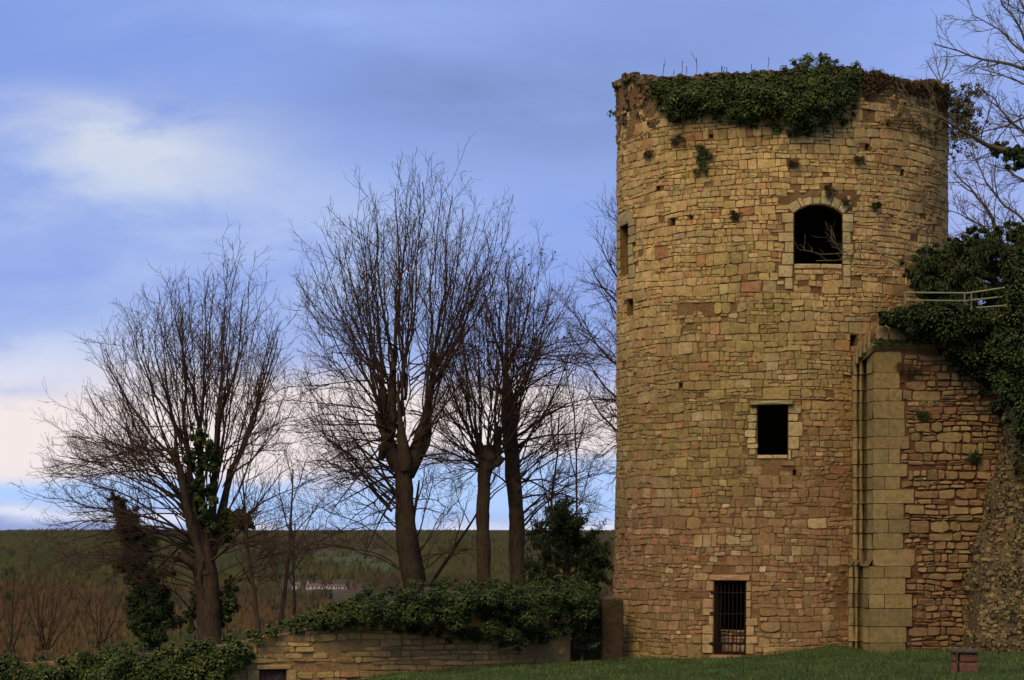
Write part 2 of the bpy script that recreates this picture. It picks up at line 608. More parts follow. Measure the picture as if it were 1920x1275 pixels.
def lay(u0, u1, z0, z1, r, ch=(.24, .42), run=(.5, 1.9), asp=(.9, 2.1), p=(.38, .44, .18), wamp=.05, wf=1.0):
    """uneven coursed rubble: courses broken into runs of one, two or three stone rows"""
    cells = []
    z = z0
    ci = 0
    s0 = int(r.integers(1, 1e6))

    def bnd(u, i, base):
        return base + float(wob(np.array(u) * wf, s0 + i, wamp))
    while z < z1:
        hc = r.uniform(*ch)
        u = u0 + r.uniform(-.5, 0)
        while u < u1:
            L = r.uniform(*run)
            k = int(r.choice([1, 2, 3], p=p))
            if hc < .2:
                k = 1
            if hc < .3 and k == 3:
                k = 2
            cuts = np.sort(r.uniform(.0, 1, k - 1)) * .4 + np.arange(1, k) / k - .2 if k > 1 else np.array([])
            cuts = np.concatenate([[0], np.clip(cuts, .18, .82), [1]])
            tl = r.uniform(-.05, .05)
            for q in range(k):
                hh = hc * (cuts[q + 1] - cuts[q])
                if hh < .035:
                    continue
                x = u + (r.uniform(-.04, .04) if q else 0)
                end = u + L
                while x < end - .06:
                    wd = hh * r.uniform(*asp) * (1.35 if hh < .14 else 1.0)
                    wd = min(max(wd, .11), .75)
                    if end - x - wd < .12:
                        wd = end - x
                    xa, xb = x, x + wd

                    def zz(xx, cc):
                        return bnd(xx, ci, z) * (1 - cc) + bnd(xx, ci + 1, z + hc) * cc
                    ca_, cb_ = cuts[q], cuts[q + 1]
                    s1, s2 = (r.normal(0, .012) if q else 0), (r.normal(0, .012) if q < k - 1 else 0)
                    cells.append((xa, xb, zz(xa, ca_) + s1, zz(xb, ca_) - s1, zz(xa, cb_) + s2, zz(xb, cb_) - s2))
                    x = xb
            u += L
        z += hc
        ci += 1
    return np.array(cells)


def carve(cells, rects, gap=0.012):
    """trim or drop cells that overlap openings and dressings"""
    out = []
    for c in cells:
        c = list(c)
        ok = True
        for (ra, rb, rc, rd) in rects:
            zb, zt = min(c[2], c[3]), max(c[4], c[5])
            if c[1] <= ra or c[0] >= rb or zt <= rc or zb >= rd:
                continue
            opts = [(c[1] - ra, 'r'), (rb - c[0], 'l'), (zt - rc, 't'), (rd - zb, 'b')]
            d, s = min(opts)
            if s == 'r':
                c[1] = ra - gap
            elif s == 'l':
                c[0] = rb + gap
            elif s == 't':
                c[4] = min(c[4], rc - gap)
                c[5] = min(c[5], rc - gap)
            else:
                c[2] = max(c[2], rd + gap)
                c[3] = max(c[3], rd + gap)
            if c[1] - c[0] < .07 or min(c[4] - c[2], c[5] - c[3]) < .045:
                ok = False
                break
        if ok:
            out.append(c)
    return np.array(out)

# ------------------------------------------------------------------ round tower
TR = 4.9
_aL, _aR = math.atan((1157.5 - 960) / F), math.atan((1776 - 960) / F)
_ac, _ah = (_aL + _aR) / 2, (_aR - _aL) / 2
TD = TR / math.sin(_ah)
TA = np.array([TD * math.sin(_ac), TD * math.cos(_ac)])
TC = -TA / TD                      # axis towards camera
TE = np.array([-TC[1], TC[0]])     # to the right seen from the camera
if TE[0] < 0:
    TE = -TE


def tower_r(z):
    return TR + np.interp(z, [-1, 0.5, 3.0, 6, 30], [.20, .15, .06, 0.0, 0.0])


def tmap(u, z, d):
    th = np.asarray(u) / TR
    rr = tower_r(z) + d
    x = TA[0] + rr * (np.cos(th) * TC[0] + np.sin(th) * TE[0])
    y = TA[1] + rr * (np.cos(th) * TC[1] + np.sin(th) * TE[1])
    return np.stack(np.broadcast_arrays(x, y, z), -1)


def tdisp(u, z):
    return wob2(u, z, 77, .022, 2.2) + wob2(u, z, 78, .014, 6.0)


def thit(px, py):
    """pixel of the photograph -> (u, z) on the tower"""
    vx, vy = (px - 960) / F, 1.0
    a = vx * vx + vy * vy
    b = -2 * (vx * TA[0] + vy * TA[1])
    c = TA @ TA - TR * TR
    disc = b * b - 4 * a * c
    t = (-b - math.sqrt(max(disc, 0))) / (2 * a)
    p = np.array([vx * t, vy * t]) - TA
    th = math.atan2(p @ TE, p @ TC)
    return th * TR, EYE + (HZ - py) / F * t


def trect(x0, x1, y0, y1):
    ua, za = thit(x0, (y0 + y1) / 2)
    ub, _ = thit(x1, (y0 + y1) / 2)
    zt = thit((x0 + x1) / 2, y0)[1]
    zb = thit((x0 + x1) / 2, y1)[1]
    return [ua, ub, zb, zt]


top_px = [(1158, 158), (1163, 150), (1172, 143), (1186, 141), (1196, 150), (1215, 149), (1245, 148), (1300, 140), (1400, 137), (1470, 133), (1540, 125), (1600, 127), (1615, 130),
          (1628, 134), (1650, 137), (1668, 145), (1690, 149), (1712, 150), (1735, 154), (1752, 153), (1768, 160), (1775, 166)]
_tu = np.array([thit(*p) for p in top_px])


def ztop(u):
    return np.interp(u, np.concatenate([[-13.], _tu[:, 0], [13.]]), np.concatenate([[16.3], _tu[:, 1], [16.2]])) + wob(np.asarray(u) * 4, 9, .05)


W_ARCH = trect(1489, 1579, 383, 495)
W_MID = trect(1420, 1477, 760, 853)
W_DOOR = trect(1342, 1400, 1089, 1226)
W_SLIT = trect(1163.5, 1179, 422, 514)
HOLES = [trect(*h) for h in ((1176, 1187, 562, 590), (1258, 1266, 410, 422), (1293, 1298, 404, 411), (1273, 1280, 718, 726), (1594, 1606, 628, 648),
                             (1330, 1337, 252, 258), (1480, 1487, 300, 312), (1546, 1556, 348, 375), (1688, 1694, 318, 330), (1622, 1630, 270, 280), (1487, 1492, 880, 890), (1231, 1238, 350, 358))]

tower = empty('round_tower', tmap(0.0, -.2, -TR), 'tall ruined round stone tower with ivy over its broken rim and an arched window', 'tower')


def tower_tint(u, z, r):
    """base colour of the tower stones: each its own, drifting over the wall, the lower part stained pinkish and also painted darker for shade"""
    n = len(u)
    base = np.array([.575, .38, .128])
    pink = np.array([.285, .168, .066])
    green = np.array([.30, .225, .066])
    red = np.array([.40, .18, .072])
    grey = np.array([.48, .355, .15])
    up = np.clip((z - 5.5 + 1.2 * wob2(u, z, 31, 1, .5)) / 5.0, 0, 1)[:, None]
    c = pink * (1 - up) + base * up  # low stones: pinkish stain plus shade darkening put into the colour
    g = np.clip(wob2(u, z, 33, 1.0, .55) * 1.1 + np.interp(u, [-7, -3, 1, 7], [.55, .35, -.25, -.45]), 0, 1)[:, None]
    c = c * (1 - .75 * g) + green * .75 * g
    k = r.random(n)
    m = (k < .06)[:, None] * r.uniform(.2, .9, (n, 1))
    c = c * (1 - m) + red * m
    m = (k > .86)[:, None] * r.uniform(.3, .9, (n, 1))
    c = c * (1 - m) + grey * m
    rr = np.clip(wob2(u, z, 35, 1.0, .5) - .35 + np.interp(u, [-6, 0, 5], [-.3, .1, .35]) * (z < 9), 0, .8)[:, None]
    c = c * (1 - .8 * rr) + np.array([.25, .13, .055]) * .8 * rr
    return np.clip(c * r.normal(1.0, .11, (n, 1)) * r.normal(1, .02, (n, 3)), .04, .75)


def build_tower():
    r = np.random.default_rng(21)
    ops = [W_ARCH, W_MID, W_DOOR, W_SLIT] + HOLES
    ul = set(np.linspace(-math.pi * TR, math.pi * TR, 97).round(4)[:-1])
    zl = set(np.arange(-1.4, 15.0, .34).round(4))
    def put(s, v, tol):
        for q in [q for q in s if abs(q - v) < tol]:
            s.discard(q)
    keep_u = sorted({round(v, 4) for o in ops for v in o[:2]})
    keep_z = sorted({round(v, 4) for o in ops for v in o[2:]})
    for v in keep_u:
        put(ul, v, .06)
    for v in keep_z:
        put(zl, v, .06)
    us = np.array(sorted(ul | set(keep_u)))
    zs = np.array(sorted(zl | set(keep_z)))
    zmax = zs[-1]
    nz, nt_ = len(zs), 6
    Uv = np.repeat(us[:, None], nz + nt_, 1)
    zt = ztop(us)
    Zv = np.concatenate([np.repeat(zs[None], len(us), 0), zmax + (zt[:, None] - zmax) * (np.arange(1, nt_ + 1) / nt_)[None]], 1)
    D = tdisp(Uv, Zv) + np.where(Zv > 15.2, wob2(Uv, Zv, 41, .07, 5.0), 0)
    V = tmap(Uv, Zv, D - .010)
    nr = V.shape[1]
    # wall head: inner ring and a sunk floor
    inner = tmap(us, zt - .25 + wob(us * 3, 12, .12), np.full(len(us), -1.25))
    sunk = tmap(us, np.full(len(us), 15.0), np.full(len(us), -1.3))
    V = np.concatenate([V, inner[:, None], sunk[:, None]], 1)
    nr2 = V.shape[1]
    vv = V.reshape(-1, 3)
    faces = []
    nu = len(us)
    for i in range(nu):
        i2 = (i + 1) % nu
        uc = (us[i] + us[i2]) / 2 if i2 else us[i]
        for j in range(nr2 - 1):
            if j < nr - 1:
                zc = (Zv[i, j] + Zv[i, j + 1]) / 2
                if any(o[0] < uc < o[1] and o[2] < zc < o[3] for o in ops):
                    continue
            faces.append((i * nr2 + j, i2 * nr2 + j, i2 * nr2 + j + 1, i * nr2 + j + 1))
    verts = list(vv)
    cidx = len(verts)
    verts.append(np.array([TA[0], TA[1], 15.0]))
    for i in range(nu):
        i2 = (i + 1) % nu
        faces.append((i * nr2 + nr2 - 1, i2 * nr2 + nr2 - 1, cidx))
    mesh_obj('wall_core', verts, faces, M_MORTAR, tower, smooth=True, loc=(TA[0], TA[1], 0))
    # floor inside at the door sill, seen through the gate
    return us


build_tower()


def reveal(outline, depth, mat, name='window_reveal', back=None, dark=False, taper=0.0):
    """outline: (n,2) u,z anticlockwise seen from outside; walls run inward along the radius of the opening's middle"""
    o = np.asarray(outline, float)
    n = len(o)
    a = tmap(o[:, 0], o[:, 1], tdisp(o[:, 0], o[:, 1]) + .005)
    th = o[:, 0].mean() / TR
    inw = -(math.cos(th) * TC + math.sin(th) * TE)
    cen = a.mean(0)
    b = a + np.array([inw[0], inw[1], 0]) * depth
    if taper:
        b = b + (a - cen) * taper
    f = [(i, (i + 1) % n, n + (i + 1) % n, n + i) for i in range(n)]
    if back:
        f.append(tuple(range(n, 2 * n))[::-1])
    return mesh_obj(name, np.vstack([a, b]), f, mat, tower)


def rect_outline(q):
    return [(q[0], q[2]), (q[1], q[2]), (q[1], q[3]), (q[0], q[3])]


# arched window
ARC_SP = thit(1534, 401)[1]
ARC_N = 10


def arch_pts():
    ua, ub, zb, zt = W_ARCH
    t = np.linspace(0, 1, ARC_N + 1)
    c, hw, rise = (ua + ub) / 2, (ub - ua) / 2, zt - ARC_SP - .012
    rad = (hw * hw + rise * rise) / (2 * rise)
    x = c + hw * (1 - 2 * t)          # from right to left
    z = ARC_SP + np.sqrt(np.maximum(rad * rad - (x - c) ** 2, 0)) - (rad - rise)
    return np.stack([x, z], 1), rad, c


ARC, ARC_R, ARC_C = arch_pts()
reveal([(W_ARCH[0], W_ARCH[2]), (W_ARCH[1], W_ARCH[2])] + [tuple(p) for p in ARC], 1.25, M_MORTAR, taper=.45)
reveal(rect_outline(W_MID), 1.25, M_MORTAR, taper=.4)
reveal(rect_outline(W_DOOR), 1.25, M_MORTAR, 'door_reveal', taper=.3)
reveal(rect_outline(W_SLIT), 1.2, M_MORTAR)
for h_ in HOLES:
    reveal(rect_outline(h_), .45, M_MORTAR, 'putlog_hole', back=True)


def spandrels():
    v, f = [], []
    for i in range(len(ARC)):
        x, z = ARC[i]
        v += [(x, z), (x, W_ARCH[3])]
    v = np.array(v)
    for i in range(len(ARC) - 1):
        f.append((2 * i, 2 * i + 1, 2 * i + 3, 2 * i + 2))
    mesh_obj('spandrel', tmap(v[:, 0], v[:, 1], tdisp(v[:, 0], v[:, 1]) - .004), f, M_MORTAR, tower)


spandrels()


def block(fmap, quad, name, mat, parent, r, color, prot=(.03, .045), joint=.008, bev=.018, nexp=(9, 16), jit=.012, tilt=.004, label=None):
    """one dressed stone from a quad (u,z) bottom-left, bottom-right, top-right, top-left"""
    q = np.asarray(quad, float)
    c = np.array([[q[0, 0], q[1, 0], q[0, 1], q[1, 1], q[3, 1], q[2, 1]]])
    V, *_ = stone_geo(c, fmap, r, prot=prot, joint=joint, bev=bev, nexp=nexp, jit=jit, tilt=tilt, dn=.0012, bulge=(-.001, .001))
    o = mesh_obj(name, V[0], STONE_F, mat, parent, col=np.broadcast_to(color, (V.shape[1], 3)))
    if label:
        o['label'] = label
    return o


def dress_tower():
    """jamb stones, voussoirs, lintels and sills"""
    r = np.random.default_rng(5)
    rects = []
    base = np.array([.52, .39, .16])

    def colr():
        return np.clip(base * r.normal(1, .09) * r.normal(1, .02, 3), .05, .8)
    # jambs of the arched window
    ua, ub, zb, zt = W_ARCH
    px = .0149
    for side in (-1, 1):
        z = zb - (.72 if side < 0 else .66)
        while z < ARC_SP - .12:
            h = r.uniform(.25, .36)
            if ARC_SP - z - h < .2:
                h = ARC_SP - z + .02
            w = r.choice([.26, .34, .44])
            x = ua if side < 0 else ub
            gap = .012 if z > zb - .05 else .03
            q = (x - w, x - gap) if side < 0 else (x + gap, x + w)
            block(tmap, [(q[0], z), (q[1], z), (q[1], z + h), (q[0], z + h)], 'jamb_stone', M_ASHLAR, tower, r, colr())
            rects.append([q[0], q[1], z, z + h])
            z += h
    # voussoirs
    nv = 7
    an0 = math.asin((ub - ua) / 2 / ARC_R) + .02
    zcen = ARC[:, 1].max() - ARC_R
    acc_rect = [ua - .12, ub + .12, ARC_SP, zt + .30]
    cuts = np.linspace(-an0, an0, nv + 1) + np.concatenate([[0], r.normal(0, .045, nv - 1), [0]])
    for i in range(nv):
        hh = r.uniform(.20, .46)

        def amap(u, z, d, hh=hh):
            rr = ARC_R + z
            return tmap(ARC_C + rr * np.sin(u), zcen + rr * np.cos(u), d)
        sc = ARC_R

        def amap2(u, z, d):
            return amap(np.asarray(u) / sc, z, d)
        block(amap2, [(cuts[i] * sc, .015), (cuts[i + 1] * sc, .015), (cuts[i + 1] * sc, hh), (cuts[i] * sc, hh)], 'voussoir', M_ASHLAR, tower, r, colr(), nexp=(5, 9), jit=.03)
    rects.append(acc_rect)
    # sill of the arched window in two slabs
    m = ua + (ub - ua) * .55
    for q in ((ua + .005, m), (m, ub - .005)):
        block(tmap, [(q[0], zb - .13), (q[1], zb - .13), (q[1], zb + .01), (q[0], zb + .01)], 'sill', M_ASHLAR, tower, r, colr() * 1.05, prot=(.02, .03))
    rects.append([ua, ub, zb - .14, zb])
    # middle window: lintel, sill, right jamb
    ua, ub, zb, zt = W_MID
    lz = thit(1448, 751)[1]
    block(tmap, [(thit(1407, 755)[0], zt - .005), (thit(1487, 755)[0], zt + .01), (thit(1487, 755)[0], lz + .01), (thit(1407, 755)[0], lz)], 'lintel', M_ASHLAR, tower, r,
          np.array([.36, .30, .12]), prot=(.17, .18), nexp=(14, 20))
    rects.append([thit(1407, 755)[0], thit(1487, 755)[0], zt - .02, lz])
    m = (ua + ub) / 2
    for q in ((ua, m), (m, ub)):
        block(tmap, [(q[0], zb - .11), (q[1], zb - .11), (q[1], zb + .008), (q[0], zb + .008)], 'sill', M_ASHLAR, tower, r, colr(), prot=(.02, .03))
    rects.append([ua, ub, zb - .115, zb])
    z = zb - .15
    for h, w in ((.30, .10), (.36, .33), (.42, .42), (.22, .30), (.26, .38)):
        if z + h > zt:
            h = zt - z
        block(tmap, [(ub + .012, z), (ub + w, z), (ub + w, z + h), (ub + .012, z + h)], 'jamb_stone', M_ASHLAR, tower, r, colr(), nexp=(6, 12))
        rects.append([ub, ub + w, z, z + h])
        z += h
    z = zb
    while z < zt - .1:
        h = min(r.uniform(.13, .24), zt - z)
        w = r.uniform(.2, .48)
        block(tmap, [(ua - w, z), (ua - .01 + r.uniform(-.03, .03), z), (ua - .01 + r.uniform(-.02, .03), z + h), (ua - w, z + h)], 'jamb_stone', M_STONE, tower, r, colr() * .9, nexp=(4, 8), jit=.05)
        rects.append([ua - w, ua, z, z + h])
        z += h
    # door: lintel, jambs, step
    ua, ub, zb, zt = W_DOOR
    l0, l1, lt = thit(1333, 1084)[0], thit(1409, 1084)[0], thit(1370, 1077)[1]
    block(tmap, [(l0, zt), (l1, zt), (l1, lt), (l0, lt)], 'lintel', M_ASHLAR, tower, r, np.array([.42, .235, .105]), prot=(.07, .08), nexp=(12, 18))
    rects.append([l0, l1, zt, lt])
    for side in (-1, 1):
        z = zb
        while z < zt - .05:
            h = r.uniform(.17, .32)
            if zt - z - h < .15:
                h = zt - z
            w = r.choice([.15, .24, .34])
            x = ua if side < 0 else ub
            q = (x - w, x - .01) if side < 0 else (x + .01, x + w)
            block(tmap, [(q[0], z), (q[1], z), (q[1], z + h), (q[0], z + h)], 'jamb_stone', M_ASHLAR, tower, r, colr() * np.array([.9, .82, .8]), nexp=(6, 12), jit=.03)
            rects.append([q[0], q[1], z, z + h])
            z += h
    block(tmap, [(ua - .06, zb - .16), (ub - .08, zb - .16), (ub - .08, zb - .02), (ua - .06, zb - .02)], 'door_step', M_ASHLAR, tower, r, np.array([.40, .22, .11]), prot=(.18, .2))
    rects.append([ua - .06, ub - .08, zb - .3, zb])
    # slit window: tall pale jamb blocks on both sides
    ua, ub, zb, zt = W_SLIT
    z = zb - .55
    while z < zt + .3:
        h = r.uniform(.22, .4)
        w = r.uniform(.28, .5)
        block(tmap, [(ub + .01, z), (ub + w, z), (ub + w, z + h), (ub + .01, z + h)], 'jamb_stone', M_ASHLAR, tower, r, colr() * np.array([.78, .82, .78]), nexp=(6, 12))
        rects.append([ub, ub + w, z, z + h])
        if z > zb - .1:
            block(tmap, [(ua - .5, z), (ua - .02, z), (ua - .02, z + h), (ua - .5, z + h)], 'jamb_stone', M_ASHLAR, tower, r, colr() * np.array([.78, .82, .78]), nexp=(6, 12))
            rects.append([ua - .5, ua, z, z + h])
        z += h
    block(tmap, [(ua - .5, zt), (ub + .3, zt), (ub + .3, zt + .42), (ua - .5, zt + .42)], 'lintel', M_ASHLAR, tower, r, colr() * .8, nexp=(8, 14))
    rects.append([ua - .5, ub + .3, zt, zt + .42])
    return rects


DRESS = dress_tower()


def tower_stones():
    r = np.random.default_rng(8)
    cells = lay(-8.6, 8.6, -1.0, 17.2, r, ch=(.14, .34), run=(.25, 1.1), asp=(.75, 2.1), p=(.44, .45, .11), wamp=.05, wf=2.0)
    zt = ztop((cells[:, 0] + cells[:, 1]) / 2)
    zc = cells[:, 2:].mean(1)
    uc = cells[:, :2].mean(1)
    keep = np.maximum(cells[:, 4], cells[:, 5]) < zt - .02
    # the robbed rubble core at the rim's left end, the soft crumbling top right
    core = (uc < thit(1236, 220)[0]) & (zc > thit(1200, 252)[1] + .4 * wob(uc * 3, 3))
    keep &= ~(core & (r.random(len(cells)) < .8))
    keep &= ~((zc > zt - .75) & (r.random(len(cells)) < .55))
    # right end of the wall behind the abutting curtain wall
    edge = thit(1640, 900)[0]
    keep &= ~((uc > edge) & (zc < 8.2))
    # earth-rich pockets with few stones
    for (x, y, w, h, pr) in ((1534, 362, 80, 24, .4), (1534, 520, 44, 24, .3), (1448, 868, 28, 18, .8), (1370, 1066, 34, 12, .6), (1580, 1120, 30, 60, .5), (1330, 590, 60, 20, .2)):
        a, b = thit(x, y)
        keep &= ~((np.abs(uc - a) < w * .0152) & (np.abs(zc - b) < h * .0152) & (r.random(len(cells)) < pr))
    keep &= ~(r.random(len(cells)) < .015)
    cells = carve(cells[keep], [W_ARCH, W_MID, W_DOOR, W_SLIT] + HOLES + DRESS)
    V, size, uc, zc = stone_geo(cells, lambda u, z, d: tmap(u, z, d + tdisp(u, z)), r, prot=(.005, .028), joint=.006, bev=.011, nexp=(3.4, 14), jit=.07, tilt=.006)
    cols = tower_tint(uc, zc, r)
    vis = np.cos(uc / TR) > .25
    vis = vis & ~((zc > 14.6) & (np.abs(uc - .2) < 3.2))
    make_stones(V, cols, size, M_STONE, tower, 'stone', 300, 'rubble_stone_facing', vis.astype(float))


tower_stones()


def lumps(pts, rad, r, flat=.7):
    """rough stones as squashed 14-vertex lumps; -> verts (N,14,3) tri faces"""
    base = np.array([(1, 0, 0), (-1, 0, 0), (0, 1, 0), (0, -1, 0), (0, 0, 1), (0, 0, -1)] + [(a * .62, b * .62, c * .62) for a in (1, -1) for b in (1, -1) for c in (1, -1)], float)
    f = []
    idx = {}
    k = 6
    for a in (0, 1):
        for b in (0, 1):
            for c in (0, 1):
                idx[(a, b, c)] = k
                k += 1
    ax = lambda d, s: 2 * d + s
    for d in range(3):
        o1, o2 = [q for q in range(3) if q != d]
        for s in (0, 1):
            ring = [(0, 0), (1, 0), (1, 1), (0, 1)]
            for t in range(4):
                p, q = [0] * 3, [0] * 3
                p[d] = q[d] = s
                p[o1], p[o2] = ring[t]
                q[o1], q[o2] = ring[(t + 1) % 4]
                f.append((ax(d, s), idx[tuple(p)], idx[tuple(q)]))
    f = np.array(f)
    N = len(pts)
    sc = r.uniform(.6, 1.25, (N, 1, 3)) * np.array([1, 1, flat])
    v = base[None] * (1 + r.normal(0, .13, (N, 14, 1))) * sc * np.asarray(rad).reshape(-1, 1, 1)
    th = r.uniform(0, 6.3, N)
    c, s = np.cos(th), np.sin(th)
    x = v[..., 0] * c[:, None] - v[..., 1] * s[:, None]
    y = v[..., 0] * s[:, None] + v[..., 1] * c[:, None]
    v = np.stack([x, y, v[..., 2]], -1) + np.asarray(pts)[:, None]
    return v, f


def rim_rubble():
    r = np.random.default_rng(14)
    n = 2200
    u = np.where(r.random(2200) < .35, r.uniform(-8.2, thit(1245, 200)[0], 2200), r.uniform(-8.2, 8.2, 2200))
    zt = ztop(u)
    dep = -r.random(n) ** 1.5 * .9 + .03
    z = zt - np.abs(r.normal(0, .05, n)) - .02
    left = u < thit(1236, 200)[0]
    down = r.random(n) * np.where(left, 1.7, .5)
    side = r.random(n) < .7
    z = np.where(side, zt - .05 - down, z)
    dep = np.where(side, r.uniform(-.15, -.06, n), dep)
    p = tmap(u, z, dep)
    v, f = lumps(p, r.uniform(.06, .15, n), r, .8)
    col = np.clip(np.array([.17, .118, .05]) * r.normal(1, .14, (n, 1)), .04, .5)
    ff = (f[None] + (np.arange(n) * 14)[:, None, None]).reshape(-1, 3)
    mesh_obj('rim_rubble', v.reshape(-1, 3), ff, M_STONE, tower, col=np.repeat(col, 14, 0), smooth=True, kind='stuff')


rim_rubble()


def bar_vf(a, b, w, t):
    """square bar between two points, w across in x-ish, t in depth"""
    a, b = np.asarray(a, float), np.asarray(b, float)
    d = (b - a) / np.linalg.norm(b - a)
    ref = np.array([0, 1.0, 0])
    s = np.cross(d, ref)
    s /= np.linalg.norm(s)
    q = np.cross(s, d)
    v = []
    for p in (a, b):
        for i, j in ((-1, -1), (1, -1), (1, 1), (-1, 1)):
            v.append(p + s * i * w / 2 + q * j * t / 2)
    f = [(0, 1, 2, 3), (7, 6, 5, 4), (0, 4, 5, 1), (1, 5, 6, 2), (2, 6, 7, 3), (3, 7, 4, 0)]
    return np.array(v), f


def door_gate():
    ua, ub, zb, zt = W_DOOR
    g = bpy.data.objects.new('iron_gate', None)
    COL.objects.link(g)
    g.parent = tower
    org = tmap((ua + ub) / 2, zb, -.12)
    g.location = tuple(org - world_loc(tower))
    dm = -.10

    def pt(s, z):
        return tmap(ua + (ub - ua) * s, z, dm)
    for i in range(8):
        s = .045 + i * .13
        v, f = bar_vf(pt(s, zb + .03), pt(s, zt - .03), .034 if i in (0, 7) else .022, .022)
        mesh_obj('bar', v, f, M_IRON, g)
    for z, w in ((zb + .05, .03), (zb + .30, .045), (zb + .42, .022), (zt - .33, .03), (zt - .04, .03), (zb + (zt - zb) * .55, .03)):
        v, f = bar_vf(pt(.03, z), pt(.97, z), w, .03)
        v[:, 1] -= .006
        mesh_obj('rail', v, f, M_IRON, g)
    for z in (zb + .30, zt - .33, zb + (zt - zb) * .56):
        v, f = bar_vf(tmap(ua - .09, z, .07), tmap(ua + .06, z, .03), .05, .05)
        mesh_obj('hinge', v, f, M_IRON, g)
    # low stone parapet just inside the doorway
    r = np.random.default_rng(3)
    cells = carve(lay(ua + .02, ub - .02, zb, zb + .58, r, ch=(.2, .28), run=(.4, .8)), [])
    V, size, uc, zc = stone_geo(cells, lambda u, z, d: tmap(u, z, d - .75), r, sink=.12)
    for i in range(len(V)):
        mesh_obj('inner_stone', V[i], STONE_F, M_STONE, tower, col=np.broadcast_to(np.array([.40, .26, .13]), (V.shape[1], 3)), smooth=True)
    v = np.array([tmap(u, z, d) for d in (-.77, -1.2) for (u, z) in ((ua - .1, zb - .1), (ub + .1, zb - .1), (ub + .1, zb + .57), (ua - .1, zb + .57))])
    mesh_obj('inner_step', v, [(0, 1, 2, 3), (3, 2, 6, 7), (0, 4, 5, 1), (5, 4, 7, 6)], M_MORTAR2, tower)


door_gate()

# ------------------------------------------------------------------ curtain wall with its corner pier, right of the tower
CD = 67.2
C0 = np.array([(1637 - 960) * CD / F, CD])
cwall = empty('curtain_wall', (C0[0] + 2, C0[1] + 1, 0), 'stone curtain wall with large corner blocks and moulded edge, abutting the round tower on its right', 'wall')


def cmap(u, z, d):
    u, z, d = np.broadcast_arrays(np.asarray(u, float), np.asarray(z, float), np.asarray(d, float))
    return np.stack([C0[0] + u, C0[1] - d, z], -1)


def cz(py, d=CD):
    return EYE + (HZ - py) * d / F


def cu(px, d=CD):
    return (px - 960) * d / F - C0[0]


